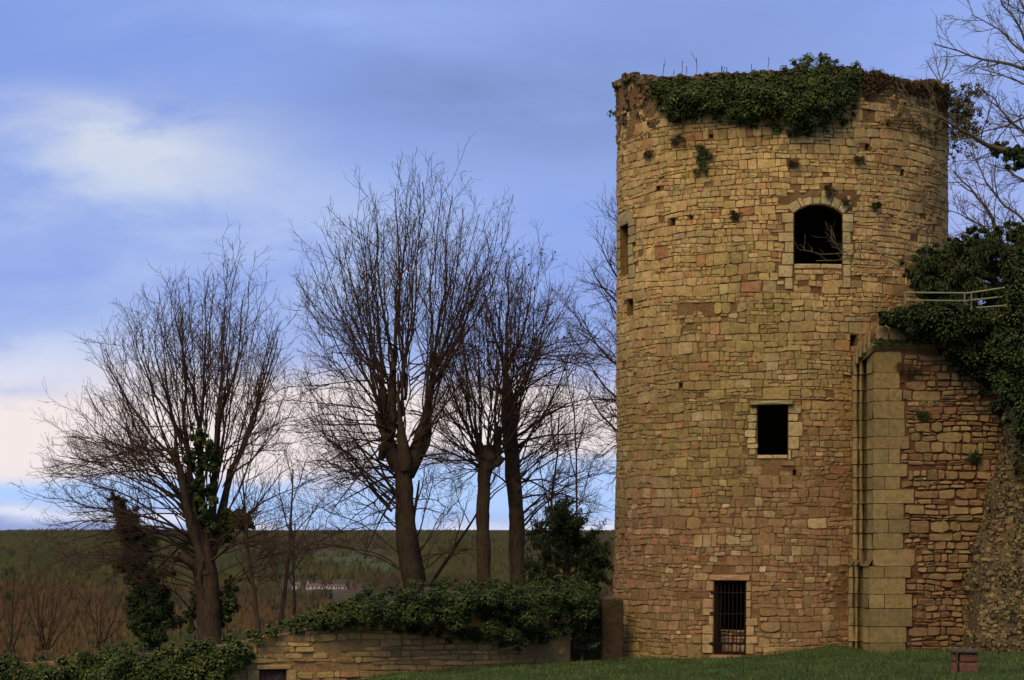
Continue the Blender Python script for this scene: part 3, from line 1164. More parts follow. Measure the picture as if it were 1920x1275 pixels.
def build_curtain():
    r = np.random.default_rng(33)
    x0, x1, y0, y1 = C0[0] + .30, C0[0] + 9, CD + .03, CD + 7
    # core with an uneven head, front set just behind the stone faces
    us = np.linspace(0, 9, 60)
    zs = np.linspace(-.8, 9.0, 40)
    V = [cmap(u, z, -.02 + wob2(u, z, 50, .02, 3)) for u in us for z in zs]
    f = []
    for i in range(len(us) - 1):
        for j in range(len(zs) - 1):
            f.append((i * 40 + j, (i + 1) * 40 + j, (i + 1) * 40 + j + 1, i * 40 + j + 1))
    n = len(V)
    b, bf = box_vf(x0, x1, CD + .4, y1, -.8, 9.02)
    V += list(b)
    f += [tuple(n + q for q in t) for t in bf]
    mesh_obj('wall_core', V, f, M_MORTAR2, cwall, loc=(C0[0] + 2, CD + 1, 0))
    base = np.array([.27, .195, .07])

    def colr(k=1.0):
        return np.clip(base * k * r.normal(1, .09) * r.normal(1, .025, 3), .04, .7)
    zb, zpl, zst = cz(1234), cz(1062), cz(660)
    rects = []
    z = zb
    courses = []
    while z < zst - .1:
        h = r.uniform(.34, .52)
        if z < zpl and z + h > zpl - .12:
            h = zpl - z
        if zst - z - h < .25:
            h = zst - z
        courses.append((z, h))
        z += h
    long = False
    for (z, h) in courses:
        pl = z < zpl - .02
        off, dd = (-.12, .10) if pl else (0.0, .03)
        W = r.uniform(.70, 1.16) + (.12 if pl else 0)
        long = not long
        kk = .9 if z < 1.2 else 1.0
        ed = [off, off + W] if (r.random() < (.8 if long else .25)) else [off, off + r.uniform(.32, .48), off + W]
        for a, b_ in zip(ed[:-1], ed[1:]):
            block(cmap, [(a, z), (b_, z), (b_, z + h), (a, z + h)], 'quoin_stone', M_ASHLAR, cwall, r, colr(kk), prot=(dd, dd + .012), joint=.003, bev=.007, nexp=(8, 40), jit=.012)
        rects.append([-1, off + W, z, z + h])
    # moulded, splayed left edge: one stack of profiled stones
    prof = np.array([(1637, 67.23), (1626, 67.75), (1624.5, 68.25), (1619.6, 68.25), (1618.6, 68.0), (1616, 67.9), (1612.8, 67.9), (1611, 68.02), (1610.6, 68.22), (1609, 68.22), (1608.5, 68.1), (1606, 68.05), (1599, 68.1), (1597, 69.2), (1640, 69.2)])
    pxy = np.stack([(prof[:, 0] - 960) * prof[:, 1] / F, prof[:, 1]], 1)
    cen = np.array([C0[0] + .1, CD + 1.2])
    sh = pxy.copy()
    sh[:-1, 0] -= .12
    sh[:3, 1] -= .06
    sh[0, 1] -= .04

    def prism(pa, pb, za, zc, name, mat, col, parent=cwall):
        n = len(pa)
        v = np.vstack([np.c_[pa, np.full(n, za)], np.c_[pb, np.full(n, zc)]])
        f = [(i, (i + 1) % n, n + (i + 1) % n, n + i) for i in range(n)] + [tuple(range(n)), tuple(range(n, 2 * n))[::-1]]
        return mesh_obj(name, v, f, mat, parent, col=np.broadcast_to(col, (2 * n, 3)))
    for (z, h) in courses:
        pp = sh if z < zpl - .02 else pxy
        o = prism(pp + r.normal(0, .012, pp.shape), pp + r.normal(0, .012, pp.shape), z + .011, z + h - .011, 'profiled_stone', M_ASHLAR, colr(1.05) * r.uniform(.78, 1.15))
        bevel_obj(o, .016)
    prism(sh + np.array([[-.03, -.02]]), pxy, zpl + .004, zpl + .20, 'plinth_moulding', M_ASHLAR, base * .55)
    # string course: level on the front, falling away along the splayed side
    zs1 = cz(640)
    v = []
    for (x, dpt, ya, yb, out) in ((1752, 67.20, 640, 655, .13), (1700, 67.20, 641, 656, .15), (1648, 67.20, 640, 658, .15), (1634, 67.20, 643, 661, .13), (1618, 67.80, 660, 676, .10), (1597, 68.50, 680, 698, .06)):
        X = (x - 960) * dpt / F
        for (yy, o_) in ((ya, out * .5), (ya + (yb - ya) * .35, out), (yb, .0), (yb, -.4), (ya, -.4)):
            v.append((X, dpt - o_, EYE + (HZ - yy) * dpt / F))
    f = []
    for i in range(5):
        for k in range(5):
            f.append((i * 5 + k, (i + 1) * 5 + k, (i + 1) * 5 + (k + 1) % 5, i * 5 + (k + 1) % 5))
    f += [(0, 1, 2, 3, 4), (29, 28, 27, 26, 25)]
    mesh_obj('string_course', v, f, M_ASHLAR, cwall, col=np.broadcast_to(base * .72, (30, 3)))
    # worn blocks above the string course and the raking shoulder down to the left
    for (xa, xb, ya, yb) in ((1641, 1666, 640, 612), (1667, 1702, 640, 606), (1703, 1722, 640, 610), (1723, 1760, 640, 606)):
        block(cmap, [(cu(xa), cz(ya)), (cu(xb), cz(ya)), (cu(xb), cz(yb)), (cu(xa), cz(yb))], 'parapet_stone', M_ASHLAR, cwall, r, colr(1.05), prot=(.02, .05), nexp=(5, 9), jit=.04)
    pts = [(1599, 690, 68.60), (1601, 655, 68.60), (1611, 640, 68.40), (1626, 622, 68.00), (1641, 611, 67.40), (1641, 645, 67.30), (1620, 664, 67.80)]
    A = np.array([P(*p) for p in pts])
    Bk = A + np.array([.25, .9, 0])
    n = len(pts)
    f = [tuple(range(n))[::-1], tuple(range(n, 2 * n))] + [(i, (i + 1) % n, n + (i + 1) % n, n + i) for i in range(n)]
    o = mesh_obj('raking_shoulder', np.vstack([A, Bk]), f, M_ASHLAR, cwall, col=np.broadcast_to(base * np.array([.95, .8, .75]), (2 * n, 3)))
    bevel_obj(o, .03, 2)
    for (x, y, w, h) in ((1606, 668, 7, 30), (1613, 656, 6, 30), (1621, 648, 6, 30), (1629, 638, 7, 32)):
        v, f = bar_vf(P(x, y + h / 2, 67.9 - (x - 1606) * .022), P(x + 1, y - h / 2, 67.95 - (x - 1606) * .022), .075, .2)
        bevel_obj(mesh_obj('shoulder_stone', v, f, M_ASHLAR, cwall, col=np.broadcast_to(colr(1), (8, 3))), .02)
    # rubble of the front
    cells = lay(.35, 4.3, zb - .1, zst, r, ch=(.14, .34), run=(.35, 1.1), asp=(1.0, 2.7), p=(.42, .45, .13), wamp=.05, wf=2.0)
    cells = carve(cells, rects + [[-2, 2, zst - .02, 12]], .016)
    cells = cells[r.random(len(cells)) > .04]
    V, size, uc, zc = stone_geo(cells, lambda u, z, d: cmap(u, z, d + wob2(u, z, 51, .025, 3)), r, prot=(.02, .07), joint=.013, bev=.022, nexp=(2.8, 7), jit=.08, tilt=.016)
    cols = np.array([.275, .19, .074]) * r.normal(1, .15, (len(V), 1))
    rd = (r.random(len(V)) < .22)[:, None] * r.uniform(.2, .9, (len(V), 1))
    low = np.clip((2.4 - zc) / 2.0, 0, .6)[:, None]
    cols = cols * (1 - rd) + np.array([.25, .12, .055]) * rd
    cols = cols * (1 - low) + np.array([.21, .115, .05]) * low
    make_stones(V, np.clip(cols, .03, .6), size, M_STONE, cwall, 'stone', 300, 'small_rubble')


build_curtain()


# ------------------------------------------------------------------ rough ruined wall end, far right
def build_ruin():
    r = np.random.default_rng(44)
    d0 = 65.3
    e = empty('ruined_wall_stump', P(1900, 1225, d0), 'rough broken wall stump of flinty rubble at right, ivy hanging over its top', 'wall')
    left = [(1225, 1833), (1140, 1834), (1090, 1840), (1040, 1850), (960, 1868), (880, 1888), (840, 1898), (700, 1915), (600, 1925)]
    ly, lx = np.array([q[0] for q in left][::-1]), np.array([q[1] for q in left][::-1])
    X = lambda px: (px - 960) * d0 / F

    def edge(z):
        py = HZ - (z - EYE) * F / d0
        return X(np.interp(py, ly, lx)) + .08 * wob(z * 3, 4)

    def surf(s, z):
        """s 0..1 over the front, s<0 on the left return"""
        x = edge(z) + np.maximum(s, 0) * 4.2
        y = d0 - .25 * np.minimum(s * 6, 1.0) + np.maximum(-s, 0) * 2.2 + .14 * wob2(x, z, 61, 1, 2.0)
        x = x + .10 * wob2(y * 2 + x, z, 62, 1, 3.0)
        return np.stack(np.broadcast_arrays(x, y, z), -1)
    ss = np.concatenate([np.linspace(-1, -.05, 8), np.linspace(0, 1, 40)])
    zs = np.linspace(-.5, 8.8, 60)
    Sg, Zg = np.meshgrid(ss, zs, indexing='ij')
    V = surf(Sg, Zg).reshape(-1, 3)
    i, j = np.meshgrid(np.arange(len(ss) - 1), np.arange(len(zs) - 1), indexing='ij')
    n = len(zs)
    q = np.stack([i * n + j, (i + 1) * n + j, (i + 1) * n + j + 1, i * n + j + 1], -1).reshape(-1, 4)
    mesh_obj('rubble_core', V, q, mortar_mat('ruin_mortar', (0.19, 0.14, 0.055), (0.15, 0.10, 0.042), (0.11, 0.085, 0.034)), e, smooth=True)
    N = 7400
    s = np.where(r.random(N) < .16, r.uniform(-1, 0, N), r.random(N) * .98)
    z = r.uniform(-.1, 8.4, N)
    p = surf(s, z) + np.array([.01, .02, 0])
    v, f = lumps(p, r.uniform(.045, .10, N) * r.uniform(.7, 1.2, N), r, .75)
    col = np.clip(np.array([.205, .152, .06]) * r.normal(1, .13, (N, 1)) * r.normal(1, .04, (N, 3)), .04, .6)
    order = np.argsort(z)
    ff = (f[None] + (np.arange(N) * 14)[:, None, None]).reshape(-1, 3)
    mesh_obj('flint_rubble', v.reshape(-1, 3), ff, M_STONE, e, col=np.repeat(col, 14, 0), smooth=True, kind='stuff')


build_ruin()

# ------------------------------------------------------------------ low wall on the left, its niche, the pier and the gate
WA = np.array([(1070 - 960) * 71.0 / F, 71.0])
WB = np.array([(-60 - 960) * 66.0 / F, 66.0])
WD = (WA - WB) / np.linalg.norm(WA - WB)        # to the right
WN = np.array([WD[1], -WD[0]])                  # towards the camera
if WN[1] > 0:
    WN = -WN
WLEN = float(np.linalg.norm(WA - WB))


def wmap(u, z, d):
    u, z, d = np.broadcast_arrays(np.asarray(u, float), np.asarray(z, float), np.asarray(d, float))
    return np.stack([WA[0] + u * WD[0] + d * WN[0], WA[1] + u * WD[1] + d * WN[1], z], -1)


def whit(px, py):
    vx = (px - 960) / F
    # WA + u WD = t (vx, 1)
    M = np.array([[vx, -WD[0]], [1.0, -WD[1]]])
    t, u = np.linalg.solve(M, WA)
    return u, EYE + (HZ - py) / F * t


def whits(pts):
    return np.array([whit(*p) for p in pts])


lwall = empty('low_wall', (*(WA + WD * -5), -.6), 'low tan stone garden wall with ivy along its top, ending at the gate beside the tower', 'wall')
_wt = whits([(1072, 1180), (1040, 1165), (960, 1150), (820, 1150), (700, 1152), (640, 1166), (600, 1178), (560, 1184), (480, 1199), (420, 1210), (300, 1224), (130, 1240), (-60, 1248)])[::-1]


def wtop(u):
    return np.interp(u, _wt[:, 0], _wt[:, 1]) + .03 * wob(np.asarray(u) * 5, 6)


N0, N1 = whit(487, 1256), whit(537, 1256)
NICHE = [N0[0], N1[0], -2.2, N0[1]]


def build_low_wall():
    r = np.random.default_rng(55)
    us = np.sort(np.concatenate([np.linspace(-WLEN, 0, 70), NICHE[:2]]))
    V, f = [], []
    nz = 9
    for u in us:
        zt = wtop(u)
        zs = np.concatenate([[-3.0, -2.2], np.linspace(NICHE[3], zt, nz - 2)])
        for z in zs:
            V.append(wmap(u, z, -.02 + wob2(u, z, 52, .018, 4)))
        V.append(wmap(u, zt, -.55))
        V.append(wmap(u, -3.0, -.55))
    n = nz + 2
    for i in range(len(us) - 1):
        uc = (us[i] + us[i + 1]) / 2
        for j in range(n - 1):
            if j == 1 and NICHE[0] < uc < NICHE[1]:
                continue
            f.append((i * n + j, (i + 1) * n + j, (i + 1) * n + j + 1, i * n + j + 1))
    f.append(tuple(range((len(us) - 1) * n, len(us) * n)))
    mesh_obj('wall_core', V, f, mortar_mat('low_wall_mortar', (0.40, 0.27, 0.10), (0.33, 0.19, 0.075), (0.28, 0.19, 0.075)), lwall, smooth=False, loc=(*(WA + WD * -5), 0))
    base = np.array([.43, .285, .10])
    zl = whit(510, 1246)[1]
    lx0, lx1 = whit(480, 1250)[0], whit(547, 1250)[0]
    block(wmap, [(lx0, NICHE[3]), (lx1, NICHE[3]), (lx1, zl), (lx0, zl)], 'lintel', M_ASHLAR, lwall, r, base * 1.0, prot=(.03, .04))
    rects = [[lx0, lx1, NICHE[3], zl], NICHE]
    for (a, b_) in ((NICHE[0] - .36, NICHE[0] - .01), (NICHE[1] + .01, NICHE[1] + .30)):
        z = NICHE[3] - 1.2
        for h in (.36, .42, .42):
            block(wmap, [(a, z), (b_, z), (b_, z + h), (a, z + h)], 'jamb_stone', M_ASHLAR, lwall, r, base * r.normal(.95, .06), prot=(.02, .03))
            z += h
        rects.append([a, b_, NICHE[3] - 1.2, NICHE[3]])
    # recess and plank door
    a = np.array([wmap(u, z, d) for d in (0.0, -.3) for (u, z) in ((NICHE[0], -2.2), (NICHE[1], -2.2), (NICHE[1], NICHE[3]), (NICHE[0], NICHE[3]))])
    mesh_obj('niche_reveal', a, [(0, 1, 5, 4), (1, 2, 6, 5), (2, 3, 7, 6), (3, 0, 4, 7), (7, 6, 5, 4)], M_MORTAR2, lwall)
    dr = bpy.data.objects.new('niche_door', None)
    COL.objects.link(dr)
    dr.parent = lwall
    dr.location = tuple(wmap((NICHE[0] + NICHE[1]) / 2, -2.0, -.2) - world_loc(lwall))
    w = (NICHE[1] - NICHE[0] - .04) / 4
    for k in range(4):
        ua = NICHE[0] + .02 + k * w
        v = np.array([wmap(u, z, d) for d in (-.17, -.20) for (u, z) in ((ua + .006, -2.15), (ua + w - .006, -2.15), (ua + w - .006, NICHE[3] - .03), (ua + .006, NICHE[3] - .03))])
        mesh_obj('plank', v, [(0, 1, 2, 3), (7, 6, 5, 4), (0, 4, 5, 1), (1, 5, 6, 2), (2, 6, 7, 3), (3, 7, 4, 0)], M_WOOD, dr)
    v, q = bar_vf(wmap(NICHE[0] + .05, NICHE[3] - .9, -.155), wmap(NICHE[1] - .08, NICHE[3] - .06, -.155), .10, .025)
    mesh_obj('brace', v, q, M_WOOD, dr)
    cells = lay(whit(300, 1240)[0], -.03, -2.0, .9, r, ch=(.075, .19), run=(.5, 1.5), asp=(1.5, 4.4), p=(.7, .3, 0.0), wamp=.04, wf=1.6)
    uc, zc = cells[:, :2].mean(1), cells[:, 2:].mean(1)
    gz = h_front(WA[0] + uc * WD[0])
    keep = (cells[:, 4:].max(1) < wtop(uc) - .01) & (zc > gz - .15)
    # rendered patch in the middle and smooth plastered end
    ua, ub = whit(575, 1230)[0], whit(690, 1230)[0]
    patch = (uc > ua) & (uc < ub) & (zc < wtop(uc) - .25)
    keep &= ~(patch & (r.random(len(cells)) < .45))
    keep &= ~((uc > whit(1000, 1210)[0]) & (r.random(len(cells)) < .72))
    keep &= cells[:, 1] < -.03
    cells = carve(cells[keep], rects)
    V, size, uc, zc = stone_geo(cells, lambda u, z, d: wmap(u, z, d + wob2(u, z, 53, .02, 3)), r, prot=(.004, .05), joint=.006, bev=.012, nexp=(3.0, 8), jit=.07, tilt=.012)
    cols = base * r.normal(1, .14, (len(V), 1)) * r.normal(1, .03, (len(V), 3))
    rd = (r.random(len(V)) < .15)[:, None] * .6
    cols = cols * (1 - rd) + np.array([.36, .19, .09]) * rd
    make_stones(V, np.clip(cols, .04, .7), size, M_STONE, lwall, 'stone', 300, 'small_rubble')


build_low_wall()


def noisy_box(name, x0, x1, y0, y1, z0, z1, mat, parent, amp, seed, n=10, rnd=.06):
    """box as a displaced grid with softened edges"""
    acc = Acc()
    c = np.array([(x0 + x1) / 2, (y0 + y1) / 2, (z0 + z1) / 2])
    hs = np.array([x1 - x0, y1 - y0, z1 - z0]) / 2
    t = np.linspace(-1, 1, n)
    A, B = np.meshgrid(t, t, indexing='ij')
    i, j = np.meshgrid(np.arange(n - 1), np.arange(n - 1), indexing='ij')
    q = np.stack([i * n + j, (i + 1) * n + j, (i + 1) * n + j + 1, i * n + j + 1], -1).reshape(-1, 4)
    for ax in range(3):
        for s in (-1, 1):
            p = np.zeros(A.shape + (3,))
            o1, o2 = [k for k in range(3) if k != ax]
            p[..., ax], p[..., o1], p[..., o2] = s, A, B
            w = p * hs
            core = np.clip(w, -(hs - rnd), hs - rnd)
            dlt = w - core
            L = np.linalg.norm(dlt, axis=-1, keepdims=True)
            w = core + dlt / np.maximum(L, 1e-6) * rnd
            w = w + c
            nrm = dlt / np.maximum(L, 1e-6)
            w = w + nrm * (amp * wob2(w[..., 0] + w[..., 1] * 1.3, w[..., 2] + w[..., 1], seed, 1, 5.0))[..., None]
            acc.add(w.reshape(-1, 3), q if (s > 0) == (ax != 1) else q[:, ::-1])
    return acc.build(name, mat, parent, smooth=True) if parent else acc.build(name, mat, smooth=True)


d_ = 70.6
a_, b_ = P(1129, 1243, d_), P(1169, 1124, d_)
pier = noisy_box('gate_pier', a_[0], b_[0], d_, d_ + .6, a_[2] - .3, b_[2], M_PIER, None, .03, 70, n=16, rnd=.05)
tagit(pier, 'squat dark mossy stone pier standing against the foot of the tower', 'pier')


def low_gate():
    g = empty('low_iron_gate', P(1100, 1236, 70.9), 'low dark iron gate between the low wall and the mossy pier', 'gate')
    for i in range(9):
        x = 1075 + i * 6.4
        v, f = bar_vf(P(x, 1238, 70.9), P(x, 1196 + (i % 2) * 3, 70.9), .022, .022)
        mesh_obj('bar', v, f, M_IRON, g)
    for y in (1203, 1230):
        v, f = bar_vf(P(1072, y, 70.93), P(1129, y, 70.93), .03, .02)
        mesh_obj('rail', v, f, M_IRON, g)


low_gate()


# ------------------------------------------------------------------ railing and terrace, stone bench
def pipe_vf(a, b, rad, n=8):
    a, b = np.asarray(a, float), np.asarray(b, float)
    d = (b - a) / np.linalg.norm(b - a)
    ref = np.array([0, 0, 1.0]) if abs(d[2]) < .9 else np.array([1.0, 0, 0])
    s = np.cross(d, ref)
    s /= np.linalg.norm(s)
    q = np.cross(s, d)
    t = np.arange(n) / n * 2 * math.pi
    ring = np.cos(t)[:, None] * s + np.sin(t)[:, None] * q
    v = np.vstack([a + ring * rad, b + ring * rad])
    f = [(i, (i + 1) % n, n + (i + 1) % n, n + i) for i in range(n)] + [tuple(range(n))[::-1], tuple(range(n, 2 * n))]
    return v, f


def railing():
    dA, dB = 66.8, 66.4
    e = empty('terrace_railing', P(1780, 585, dA), 'pale green metal railing between dark bushes above the curtain wall', 'railing')
    for (p, q, w) in (((1697, 548.5, dA), (1812, 549.5, dA), .025), ((1697, 563, dA), (1812, 564, dA), .022), ((1812, 550, dA), (1900, 537, dB), .025), ((1812, 564, dA), (1900, 554, dB), .022),
                      ((1830, 577, dA), (1900, 572, dB), .022)):
        v, f = pipe_vf(P(*p), P(*q), w)
        mesh_obj('rail', v, f, M_RAIL, e, smooth=False)
    for (x, y0, d) in ((1697.5, 547, dA), (1809, 549, dA), (1821.5, 548, dA - .03), (1888, 540, dB)):
        v, f = pipe_vf(P(x, y0, d), P(x, y0 + (24 if x < 1700 else 36), d), .022)
        mesh_obj('post', v, f, M_RAIL, e)
    m = Acc()
    for i in range(9):
        v, f = bar_vf(P(1838 + i * 4, 578, dA - .05), P(1838 + i * 4, 606, dA - .05), .008, .008)
        m.add(v, f)
    for i in range(6):
        v, f = bar_vf(P(1836, 580 + i * 5, dA - .06), P(1874, 579 + i * 5, dA - .06), .008, .008)
        m.add(v, f)
    m.build('mesh_panel', M_RAIL, e, kind='stuff')


railing()


def bench():
    d = 58.3
    e = empty('stone_bench', P(1810, 1258, d), 'small stone slab bench on two brick red supports in the grass at right', 'bench')
    px = d / F
    a = P(1784, 1224, d)
    o = noisy_box('seat', a[0], a[0] + 51 * px, d - .15, d + .32, a[2], a[2] + .085, M_SLAB, e, .008, 80, 8, .025)
    z0 = P(0, 1258, d)[2] - .12
    for (x0, x1) in ((1785.5, 1794), (1799, 1834)):
        A, B = P(x0, 1225, d), P(x1, 1225, d)
        zm = P(0, 1242, d)[2]
        noisy_box('support', A[0], B[0], d - .08, d + .26, zm + .006, a[2] - .002, M_BRICK, e, .01, 81 + int(x0), 7, .05)
        noisy_box('support_foot', A[0] - .012, B[0] + .012, d - .10, d + .28, z0, zm, M_BRICK, e, .01, 82 + int(x0), 7, .05)


bench()

# ------------------------------------------------------------------ foliage
def unit(v):
    return v / np.maximum(np.linalg.norm(v, axis=-1, keepdims=True), 1e-9)


def leaves_geo(p, nrm, size, r, aspect=.8, droop=.6):
    """one small pointed quad per leaf"""
    N = len(p)
    t = r.normal(0, 1, (N, 3)) + np.array([0, 0, -droop * 1.6])
    t = unit(t - (t * nrm).sum(1, keepdims=True) * nrm)
    s = np.cross(nrm, t)
    L = (np.asarray(size) * r.uniform(.65, 1.3, N))[:, None]
    w = L * aspect * .5
    b = p - t * L * .45
    fold = nrm * L * .12
    v = np.stack([b, p - s * w + fold, p + t * L * .55, p + s * w + fold], 1)
    f = np.arange(N * 4).reshape(N, 4)
    return v.reshape(-1, 3), f


def foliage(cent, outw, rad, nleaf, size, mat, parent, r, name='foliage', aspect=.8, droop=.6, squash=.8, core=True, upbias=.35, shell=(.72, 1.08), core_scale=.74):
    M = len(cent)
    rad = np.broadcast_to(rad, (M,))
    pr = rad ** 2 / (rad ** 2).sum()
    i = r.choice(M, nleaf, p=pr)
    v = unit(r.normal(0, 1, (nleaf, 3)))
    flip = (v * outw[i]).sum(1) < -.25
    v[flip] -= 2 * (v[flip] * outw[i][flip]).sum(1, keepdims=True) * outw[i][flip]
    p = cent[i] + v * rad[i][:, None] * r.uniform(*shell, (nleaf, 1)) * np.array([1, 1, squash])
    nrm = unit(v * 1.0 + np.array([0, 0, upbias]) + r.normal(0, .34, (nleaf, 3)))
    V, f = leaves_geo(p, nrm, np.full(nleaf, size), r, aspect, droop)
    o = mesh_obj(name, V, f, mat, parent)
    if core:
        lv, lf = lumps(cent, rad * core_scale, r, squash)
        ff = (lf[None] + (np.arange(M) * 14)[:, None, None]).reshape(-1, 3)
        mesh_obj('stems', lv.reshape(-1, 3), ff, M_IVYSTEM, parent, smooth=True, kind='stuff')
    return o


def plant_on(name, label, cat, cent, outw, rad, nleaf, size, mat, seed, group=None, **kw):
    r = np.random.default_rng(seed)
    e = empty(name, (cent[:, 0].mean(), cent[:, 1].mean(), cent[:, 2].min()), label, cat, group)
    foliage(cent, outw, rad, nleaf, size, mat, e, r, **kw)
    return e


def tower_normal(u):
    th = np.asarray(u) / TR
    return np.stack([np.cos(th) * TC[0] + np.sin(th) * TE[0], np.cos(th) * TC[1] + np.sin(th) * TE[1], np.zeros_like(th)], -1)


def edge_dist(pts, poly):
    q = np.asarray(poly, float)
    d = np.full(len(pts), 1e9)
    for i in range(len(q)):
        a, b = q[i], q[(i + 1) % len(q)]
        t = np.clip(((pts - a) @ (b - a)) / max((b - a) @ (b - a), 1e-9), 0, 1)
        d = np.minimum(d, np.linalg.norm(pts - (a + t[:, None] * (b - a)), axis=1))
    return d


def ivy_tower():
    r = np.random.default_rng(101)
    poly = [(1218, 152), (1242, 146), (1300, 140), (1400, 137), (1462, 130), (1480, 116), (1505, 104), (1545, 101), (1570, 110), (1580, 128), (1592, 114), (1610, 116), (1612, 150), (1604, 190),
            (1602, 225), (1575, 240), (1535, 250), (1510, 258), (1480, 255), (1440, 240), (1400, 238), (1340, 226), (1300, 226), (1275, 236), (1255, 228), (1240, 205), (1222, 190)]
    pts = sample_poly(poly, 420, r)
    ed = edge_dist(pts, poly)
    uz = whits_t(pts)
    rad = np.clip(.09 + ed * .006, .09, .34) * r.uniform(.55, 1.15, len(pts))
    outw = unit(tower_normal(uz[:, 0]) + np.array([0, 0, .35]))
    cent = tmap(uz[:, 0], uz[:, 1], rad * .5 + np.clip(ed * .009, 0, .5) * r.random(len(pts)) ** 1.5)
    plant_on('ivy', 'thick dark green ivy mat draped over the broken top of the round tower', 'ivy', cent, outw, rad, 34000, .064, M_IVY, 102, squash=.8, core_scale=.55, upbias=.7)


def whits_t(pts):
    return np.array([thit(*p) for p in pts])


ivy_tower()


def wall_ivy(name, label, poly, n, hitf, mapf, nrm, rmax, nleaf, size, mat, seed, push=.3, rmin=.12, extra=None, **kw):
    r = np.random.default_rng(seed)
    pts = sample_poly(poly, n, r)
    if extra:
        pts = np.concatenate([pts, sample_poly(extra, 110, r)])
        n = len(pts)
    ed = edge_dist(pts, poly)
    rad = np.clip(rmin + ed * .006, rmin, rmax) * r.uniform(.5, 1.15, n)
    uz = np.array([hitf(*p) for p in pts])
    cent = mapf(uz[:, 0], uz[:, 1], push * r.random(n) ** 1.3 * np.clip(ed / 25, .2, 1) - .05)
    outw = np.broadcast_to(np.array([nrm[0], nrm[1], .35]), cent.shape)
    outw = unit(outw)
    return plant_on(name, label, 'ivy', cent, outw, rad, nleaf, size, mat, seed + 1, **kw)


BIG = [(580, 1166), (590, 1140), (640, 1124), (700, 1098), (760, 1090), (850, 1084), (905, 1078), (940, 1082), (1000, 1090), (1060, 1080), (1095, 1090), (1122, 1110), (1118, 1150), (1085, 1175), (1060, 1190),
       (1035, 1200), (1000, 1214), (955, 1226), (915, 1218), (880, 1198), (845, 1208), (815, 1192), (760, 1187), (700, 1184), (640, 1182), (605, 1184)]
wall_ivy('ivy_hedge', 'big bushy dark ivy mound billowing over the low wall below the pollarded trees', BIG, 300, whit, wmap, WN, .52, 38000, .072, M_IVYDARK, 110, push=1.5, core_scale=.55, upbias=.9, squash=.7)
LEFT = [(-40, 1222), (30, 1222), (70, 1228), (105, 1236), (140, 1222), (200, 1210), (300, 1205), (400, 1196), (480, 1180), (556, 1158), (600, 1140), (645, 1126), (690, 1112), (690, 1168), (610, 1176), (572, 1182), (530, 1186), (492, 1196), (476, 1212), (470, 1245), (440, 1268), (400, 1300), (-40, 1320)]
wall_ivy('trailing_ivy', 'bright green ivy trailing down the sloping wall top at lower left', LEFT, 470, whit, wmap, WN, .36, 34000, .07, M_IVY, 112, push=.9, rmin=.15, core_scale=.55, upbias=.8, squash=.75)


def chit(px, py):
    return cu(px), cz(py)


RI = [(1650, 588), (1690, 578), (1725, 574), (1760, 562), (1800, 556), (1835, 570), (1862, 584), (1880, 560), (1885, 480), (1930, 430), (2140, 425), (2140, 880), (1915, 900), (1896, 860), (1886, 815), (1866, 775), (1830, 728),
      (1795, 700), (1762, 678), (1742, 660), (1722, 640), (1695, 628), (1664, 612), (1650, 604)]
wall_ivy('hanging_ivy', 'very dark ivy curtain hanging over the top of the curtain wall at right', RI, 800, chit, cmap, (-.1, -1), .46, 56000, .068, M_IVYDARK, 114, push=1.5, core_scale=.7, upbias=.7, rmin=.17,
         extra=[(1656, 590), (1700, 578), (1745, 575), (1740, 648), (1698, 624), (1668, 608)])


def ruin_ivy():
    r = np.random.default_rng(118)
    poly = [(1846, 640), (1866, 570), (1885, 500), (1930, 450), (2140, 430), (2140, 900), (1930, 908), (1908, 890), (1894, 850), (1880, 800), (1862, 740)]
    pts = sample_poly(poly, 640, r)
    ed = edge_dist(pts, poly)
    rad = np.clip(.12 + ed * .006, .12, .42) * r.uniform(.5, 1.15, len(pts))
    d = 65.0 - .9 * r.random(len(pts)) * np.clip(ed / 25, .2, 1)
    cent = PV(pts, d)
    outw = np.broadcast_to(unit(np.array([-.3, -1, .35])), cent.shape)
    plant_on('hanging_ivy', 'dark ivy falling down the ruined wall stump along the right edge', 'ivy', cent, outw, rad, 40000, .075, M_IVYDARK, 119, core_scale=.66, upbias=.7)


ruin_ivy()


def bush_right():
    r = np.random.default_rng(120)
    poly = [(1682, 495), (1700, 478), (1725, 464), (1770, 450), (1805, 438), (1830, 424), (1870, 422), (1900, 416), (2110, 400), (2110, 645), (1870, 640), (1800, 622), (1745, 592), (1712, 548), (1690, 515)]
    pts = sample_poly(poly, 620, r)
    ed = edge_dist(pts, poly)
    rad = np.clip(.12 + ed * .006, .12, .40) * r.uniform(.5, 1.15, len(pts))
    d = 68.1 + r.normal(0, .35, len(pts))
    cent = PV(pts, d)
    outw = np.broadcast_to(unit(np.array([-.15, -1, .5])), cent.shape)
    plant_on('evergreen_bush', 'feathery dark green evergreen bush growing above the pale railing', 'bush', cent, outw, rad, 60000, .13, M_YEW2, 121, aspect=.2, droop=1.4, core_scale=.72, shell=(.55, 1.12))


M_YEW2 = leaf_mat('feathery_evergreen', [(0.0, (0.014, 0.022, 0.008)), (0.5, (0.042, 0.058, 0.015)), (0.9, (0.075, 0.09, 0.024)), (1.0, (0.12, 0.11, 0.035))], 0.85, 0.08)
bush_right()


